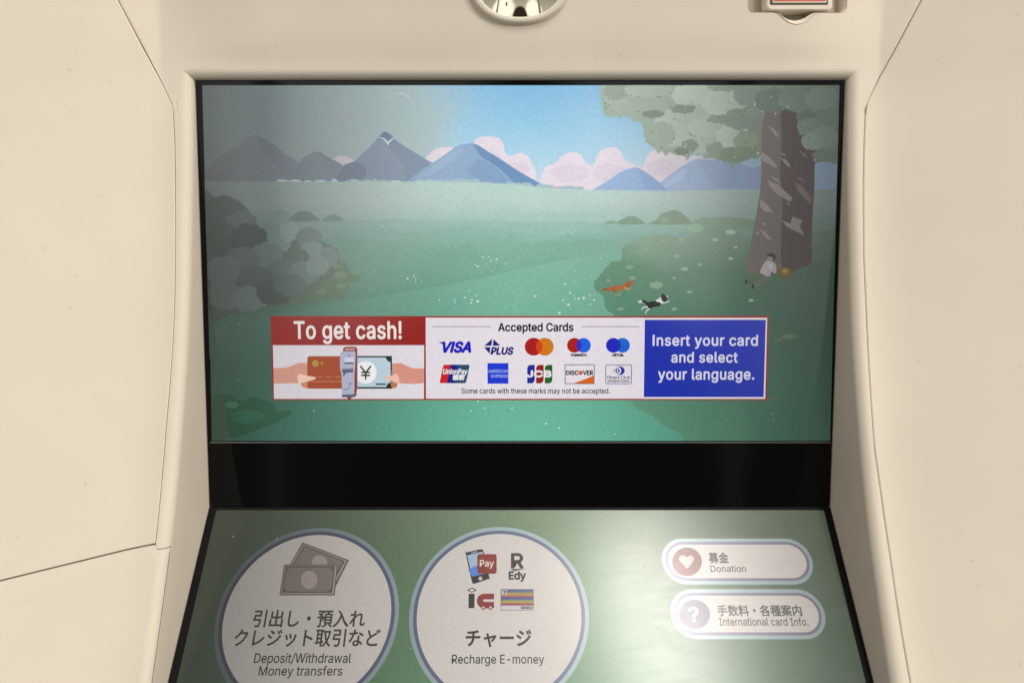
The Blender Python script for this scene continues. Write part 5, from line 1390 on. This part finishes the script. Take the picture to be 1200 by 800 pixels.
def f(b):
    for k, (x, cc) in enumerate(((617.6,(26,50,150)), (628,(150,34,40)), (638.2,(44,100,32)))):
        o = [(x+3.6,427.2),(x+9,427.2),(x+9,444.6),(x+8.2,447.2),(x+5.6,448.8),(x+.2,448.8),(x+.2,431.2),(x+1,428.6)]
        b.poly(o, U, 16, BC(cc, 632))
    W = BC((232,228,232), 632)
    text(b, 'JCB', (617.4,441.2), (645.6,441.2), 434.2, U, 16.6, W, bold=.10)
logo('blue, red and green stripes crossed by three white letters', f)
def f(b):
    b.poly([(661.6,426.6),(696.8,426.6),(696.4,449.6),(661.8,449.6)], U, 16, BC((96,88,92), 680))
    b.poly([(662.5,427.5),(695.9,427.5),(695.6,448.7),(662.7,448.7)], U, 16.2, WHT)
    b.poly(smooth_pts([(672,448.7),(680,446),(690,442),(695.8,439.6),(695.6,448.7)], 1), U, 16.5, BC((216,104,46), 680))
    text(b, 'D\u00a6SC', (663.6,438.8), (677.6,438.8), 434, U, 16.8, BLK, bold=.07)
    b.poly(ellipse(680.4,436.4,2.5,2.5), U, 16.8, BC((214,92,36), 680))
    text(b, 'VER', (683.2,438.8), (694.6,438.8), 434, U, 16.8, BLK, bold=.07)
logo('white card with an orange wedge under black capitals', f)
def f(b):
    K = BC((70,76,150), 725)
    b.poly(rrect(709.2,426.8,740.2,449.6,2.4), U, 16, K)
    b.poly(rrect(710,427.6,739.4,448.8,1.9), U, 16.2, WHT)
    b.poly(ellipse(725.2,434,6.7,5.2), U, 16.4, BC((42,58,150), 725))
    b.poly(ellipse(723.4,434,4.4,4.6), U, 16.6, WHT)
    b.poly(ellipse(723.4,434,2.6,3.2), U, 16.8, BC((66,80,160), 725))
    b.poly([(722.8,431.6),(724,431.6),(724,436.4),(722.8,436.4)], U, 17, WHT)
    text(b, 'Diners Club', (711.6,443.6), (738,443.6), 440, U, 16.6, BC((40,44,90), 725), bold=.03)
    text(b, 'INTERNATIONAL', (711.8,447.4), (737.8,447.4), 445, U, 16.6, BC((40,44,90), 725), bold=.05)
logo('white card with a thin blue outline and a round blue emblem', f)

b = MB()
b.poly([(753.5,372.2),(898.6,372.2),(896.3,467),(752.5,467)], U, 15, WHT)
b.poly([(755.4,374.6),(897,374.6),(894.4,464.8),(754.2,464.8)], U, 16, BC((28,60,166), 790))
W = BC((208,206,222), 830)
text(b, '\u00a6nsert your card', (764.8,404.6), (887.2,404.6), 392.4, U, 17, W, bold=.036, gap=26)
text(b, 'and select', (786.6,424.2), (863.6,424.2), 412.4, U, 17, W, bold=.036, gap=26)
text(b, 'your language.', (771.2,444.2), (883,444.2), 432, U, 17, W, bold=.036, gap=26)
child(b, 'instruction_banner', monitor)

# ------------------------------------------------------------------ the sloping touch screen
T_ = 'touch'
Lw = LOWER
b = MB()
hw = HW - .0006
pts_ = []
for (u, v, l) in [(-hw, 0, 0), (hw, 0, 0), (hw, -.30, 0), (-hw, -.30, 0), (-hw, 0, -.012), (hw, 0, -.012), (hw, -.30, -.012), (-hw, -.30, -.012)]:
    pts_.append(Lw.pt((u, v), l))
b.add(pts_, [(0,3,2,1), (4,5,6,7), (0,1,5,4), (1,2,6,5), (2,3,7,6), (3,0,4,7)], BLACKG)
touch = b.build('touch_screen', atm)
u0 = Lw.uv(253, 600)
u1 = Lw.uv(966, 600)
v0 = Lw.uv(600, 597.5)[1]
x0, x1 = u0[0], u1[0]
zl0 = Lw.pt((0, v0)).z
zl1 = Lw.pt((0, -.12)).z
bg_m = disp_ramp('tbg', 'touch_background', zl0, zl1, [(0, dv('tbg', (134,149,127), 560)), (.25, dv('tbg', (126,147,121), 560)), (1.0, dv('tbg', (119,153,124), 560))], .25, 9, (1, 1, 1))
b = MB()
b.flat([rrect(x0, -.285, x1, v0, .001)], Lw, 2, bg_m)
child(b, 'touch_background', touch)
def TC_(rgb, x, name='touch_colour'):
    return C(T_, rgb, x, name)
WT = TC_((212,205,198), 585, 'button_white')
RO = C('tbg', (172,188,190), 585, 'button_halo')
RI = C('tbg', (122,128,150), 585, 'button_ring')
INK = TC_((58,56,56), 585, 'button_ink')
INK2 = TC_((66,64,92), 585, 'button_ink_blue')
def round_button(l, r, top, label):
    a, c, t = Lw.uv(*l), Lw.uv(*r), Lw.uv(*top)
    cx = (a[0]+c[0])/2
    rad = (c[0]-a[0])/2
    cy = t[1] - rad
    b = MB()
    b.flat([ellipse(cx, cy, rad, rad, 96)], Lw, 4, RO)
    b.flat([ellipse(cx, cy, rad*.955, rad*.955, 96)], Lw, 4.6, RI)
    b.flat([ellipse(cx, cy, rad*.915, rad*.915, 96)], Lw, 5.2, WT)
    o = child(b, 'touch_button', touch, label)
    return o
round_button((253.4,722), (468.4,708), (361,618.4), 'round button with two banknotes for deposits and withdrawals')
round_button((479.4,722), (690.4,722), (585,617.2), 'round button with phone and card marks for recharging')
# banknotes of the first button
D1, D2, D3 = TC_((96,89,83), 365), TC_((116,107,103), 365), TC_((140,130,126), 365)
b = MB()
b.poly([(354.5,635.2),(409,656),(393,688),(336,668)], Lw, 6, D1)
b.poly([(355.4,637.2),(406.6,656.6),(391.6,686),(338,667)], Lw, 6.2, D3)
b.poly([(356.2,638.6),(404.4,657),(390,684),(340,666)], Lw, 6.4, D1)
b.poly([(357.4,640.6),(402,657.6),(389,681.8),(342,665)], Lw, 6.6, D2)
b.poly(ellipse(374.5,658.5,9,8), Lw, 6.8, D3)
child(b, 'banknote_drawing', touch, 'tilted banknote behind the level one')
b = MB()
b.poly([(333.2,661.2),(396,661.2),(392.4,697.4),(327.6,697.4)], Lw, 7, D1)
b.poly([(334.4,662.4),(394.8,662.4),(391.2,696),(329.2,696)], Lw, 7.2, D3)
b.poly([(335,663),(392.6,663),(389.4,694.6),(330.4,694.6)], Lw, 7.4, D1)
b.poly([(336.4,664.8),(391,664.8),(388,692.8),(332.4,692.8)], Lw, 7.6, D2)
for q in ([(336,664.6),(341,664.6),(336,668)], [(391,664.6),(386,664.6),(390.4,668)], [(332,693),(337,693),(333,688.6)], [(388.4,693),(384,693),(389,688.6)]):
    b.poly(q, Lw, 7.8, D1)
b.poly(ellipse(362.5,679,9.6,10.6), Lw, 7.8, D3)
child(b, 'banknote_drawing', touch, 'level banknote in front')
IL = TC_((74,66,62), 360, 'button_ink_left')
b = MB()
text(b, '引出し・預入れ', (296,732.6), (427,732.6), 714.6, Lw, 6, IL, bold=.022)
text(b, 'クレジット取引など', (273.6,755.4), (444.6,755.4), 737, Lw, 6, IL, bold=.022)
text(b, 'Deposit/Withdrawal', (297.4,776.2), (411,776.2), 764.8, Lw, 6, IL, bold=.016)
text(b, 'Money transfers', (302.8,791), (400.8,791), 780, Lw, 6, IL, bold=.016)
child(b, 'button_lettering', touch)
# marks of the second button
b = MB()
PH = TC_((58,54,46), 570)
b.poly(smooth_pts([(545.8,648.6),(547,647),(562,643.4),(565.5,644),(567,647),(573.4,675.6),(572.6,678),(556.6,683.4),(554.4,683),(553,681)], 2), Lw, 6, PH)
b.poly([(547.4,650.4),(565.6,646),(571,671.4),(553.4,675.4)], Lw, 6.3, TC_((168,186,206), 570))
b.poly([(548.8,668.4),(554,664),(560,662),(570.4,668),(571,671.4),(553.4,675.4)], Lw, 6.5, TC_((108,142,206), 570))
b.poly(line_px((552.4,647.6),(559,646), 1.4), Lw, 6.5, TC_((170,166,160), 570))
b.poly(ellipse(563,677.6,2.3,2.3), Lw, 6.5, TC_((196,194,190), 570))
child(b, 'phone_drawing', touch)
b = MB()
b.poly(rrect(559.4,649,582,672,2.6), Lw, 7, TC_((148,66,54), 575))
text(b, 'Pay', (562.4,663.6), (578.6,663.6), 656, Lw, 7.4, TC_((222,210,202), 575), bold=.03)
child(b, 'pay_mark', touch)
b = MB()
text(b, 'R', (599.6,665), (613,665), 648.6, Lw, 6, TC_((112,56,44), 605), bold=.05)
b.poly([(597.6,666.5),(616,666.1),(603,668.8)], Lw, 6, TC_((112,56,44), 605))
text(b, 'Edy', (596.6,678.4), (615.8,678.4), 669.6, Lw, 6, TC_((52,48,54), 605), bold=.07)
child(b, 'letter_mark', touch)
b = MB()
RD = TC_((146,58,46), 560)
b.poly([(547.2,691.2),(553,688),(559,691.2),(553,694.2)], Lw, 6, PH)
b.poly([(549.6,691.2),(553,689.2),(556.6,691.2),(553,693.1)], Lw, 6.2, WT)
b.poly([(549.2,695.4),(556.2,695.4),(556,712.2),(549,712.2)], Lw, 6, PH)
b.poly([(579,695.2),(579,702),(567,702),(566,703),(567,704.8),(579,704.8),(579,712),(566,712.8),(561.6,710.4),(559.2,706.6),(558.8,702.4),(560.4,698.4),(564,695.8),(568,695.2)], Lw, 6.1, RD)
for x in (566.4, 574.8):
    b.poly(ellipse(x,712,2.3,2.3), Lw, 6.4, RD)
    b.poly(ellipse(x,711.6,1.4,1.4), Lw, 6.6, WT)
child(b, 'transit_mark', touch, 'dark upright and a red curled bus shape under a small diamond')
b = MB()
b.poly([(586.8,690),(625.2,690),(625.6,714.8),(586.6,714.8)], Lw, 6, TC_((122,118,122), 605))
st = [((120,132,160),690.6),((128,136,156),692.4),((184,164,108),694),((190,154,122),696.2),((172,122,132),697.8),((128,118,150),699.6),((118,134,164),701.2),((122,146,146),702.2),((178,176,124),703.2),((192,166,96),704.6),((182,132,110),706.2),((158,116,134),707.6)]
for k, (cc, y) in enumerate(st):
    y2 = st[k+1][1] if k+1 < len(st) else 709.2
    b.poly([(587.2,y),(624.8,y),(624.9,y2),(587.2,y2)], Lw, 6.4, TC_(cc, 605))
b.poly([(587.2,709.2),(625,709.2),(625.2,714.2),(587.1,714.2)], Lw, 6.4, TC_((214,206,208), 605))
b.poly([(588,691.2),(594.2,691.2),(594,696.4),(588,696.4)], Lw, 6.7, TC_((206,204,200), 605))
b.poly([(589.6,692.2),(593.2,692),(593,693.6),(591.2,696),(590,696),(591.6,693.6),(589.6,693.4)], Lw, 6.9, TC_((70,60,60), 605))
text(b, 'nanaco', (610.4,713), (624,713), 710.2, Lw, 6.8, TC_((96,72,104), 605), bold=.08)
child(b, 'striped_card_mark', touch)
b = MB()
text(b, 'チャージ', (546,755.4), (622.4,755.4), 738, Lw, 6, INK, bold=.034)
text(b, 'Recharge E-money', (529.4,777), (637.6,777), 766.8, Lw, 6, INK2, bold=.016)
child(b, 'button_lettering', touch)
# the two pill-shaped buttons
def pill(l, r, top, bot, label):
    a, c = Lw.uv(*l), Lw.uv(*r)
    t, bo = Lw.uv(*top), Lw.uv(*bot)
    b = MB()
    k = (t[1]-bo[1])/2
    W_, H_, R_ = TC_((206,198,192), 880, 'pill_white'), C('tbg', (142,154,154), 900, 'pill_halo'), C('tbg', (122,118,130), 900, 'pill_ring')
    for lay, ins, m in ((4, 0, H_), (4.6, .15, R_), (5.2, .27, W_)):
        q = ins*k
        b.flat([rrect(a[0]+q, bo[1]+q, c[0]-q, t[1]-q, 1, 14)], Lw, lay, m)
    return child(b, 'touch_button', touch, label)
pill((775.5,657), (952,657), (865,630.8), (865,684.6), 'upper pill-shaped button with a heart')
pill((785.5,718.5), (966.5,718.5), (876,690), (876,748.6), 'lower pill-shaped button with a question mark')
b = MB()
b.poly(ellipse(805,658,17.4,16.8,48), Lw, 6, TC_((184,148,148), 805))
b.poly(smooth_pts([(805,652.4),(808.5,650.6),(812,651.8),(813,655),(811,659),(807,664.4),(804.6,665.6),(802,662.6),(797,657.8),(795.2,654),(796.8,651.2),(800.4,650.4),(803.4,652)], 2), Lw, 6.5, TC_((226,220,216), 805))
child(b, 'heart_mark', touch)
b = MB()
text(b, '募金', (831.4,658.4), (854,658.4), 647.4, Lw, 6, TC_((104,98,90), 850), bold=.03)
text(b, 'Donation', (833,669.8), (874.4,669.8), 662.2, Lw, 6, TC_((110,106,104), 850), bold=.018)
child(b, 'button_lettering', touch)
b = MB()
b.poly(ellipse(813.8,719.6,18.2,17.4,48), Lw, 6, TC_((172,168,182), 815))
text(b, '?', (808.6,728.6), (819.4,728.6), 711.4, Lw, 6.5, TC_((226,222,222), 815), bold=.05)
child(b, 'question_mark', touch)
b = MB()
text(b, '手数料・各種案内', (841.4,720.4), (940,720.4), 708.8, Lw, 6, TC_((98,92,86), 890), bold=.026)
text(b, 'International card Info.', (843.4,732.6), (947.6,732.6), 723.6, Lw, 6, TC_((106,102,98), 890), bold=.018)
child(b, 'button_lettering', touch)

# dust lying on the glass
b = MB()
rr = random.Random(31)
for k in range(16):
    x, y = rr.uniform(250, 970), rr.uniform(522, 588)
    r_ = rr.uniform(.12, .35) if rr.random() < .93 else rr.uniform(.4, .7)
    b.poly(ellipse(x, y, r_, r_*.8, 6), U, 2, DUST)
child(b, 'dust', monitor, kind='stuff')
b = MB()
for k in range(150):
    x, y = rr.uniform(215, 1005), rr.uniform(600, 798)
    r_ = rr.uniform(.12, .38) if rr.random() < .95 else rr.uniform(.4, .8)
    a, c = Lw.uv(x, y)
    if x0 < a < x1:
        b.poly(ellipse(x, y, r_, r_*.7, 6, rr.uniform(0, 3)), Lw, 9, DUST)
child(b, 'dust', touch, kind='stuff')
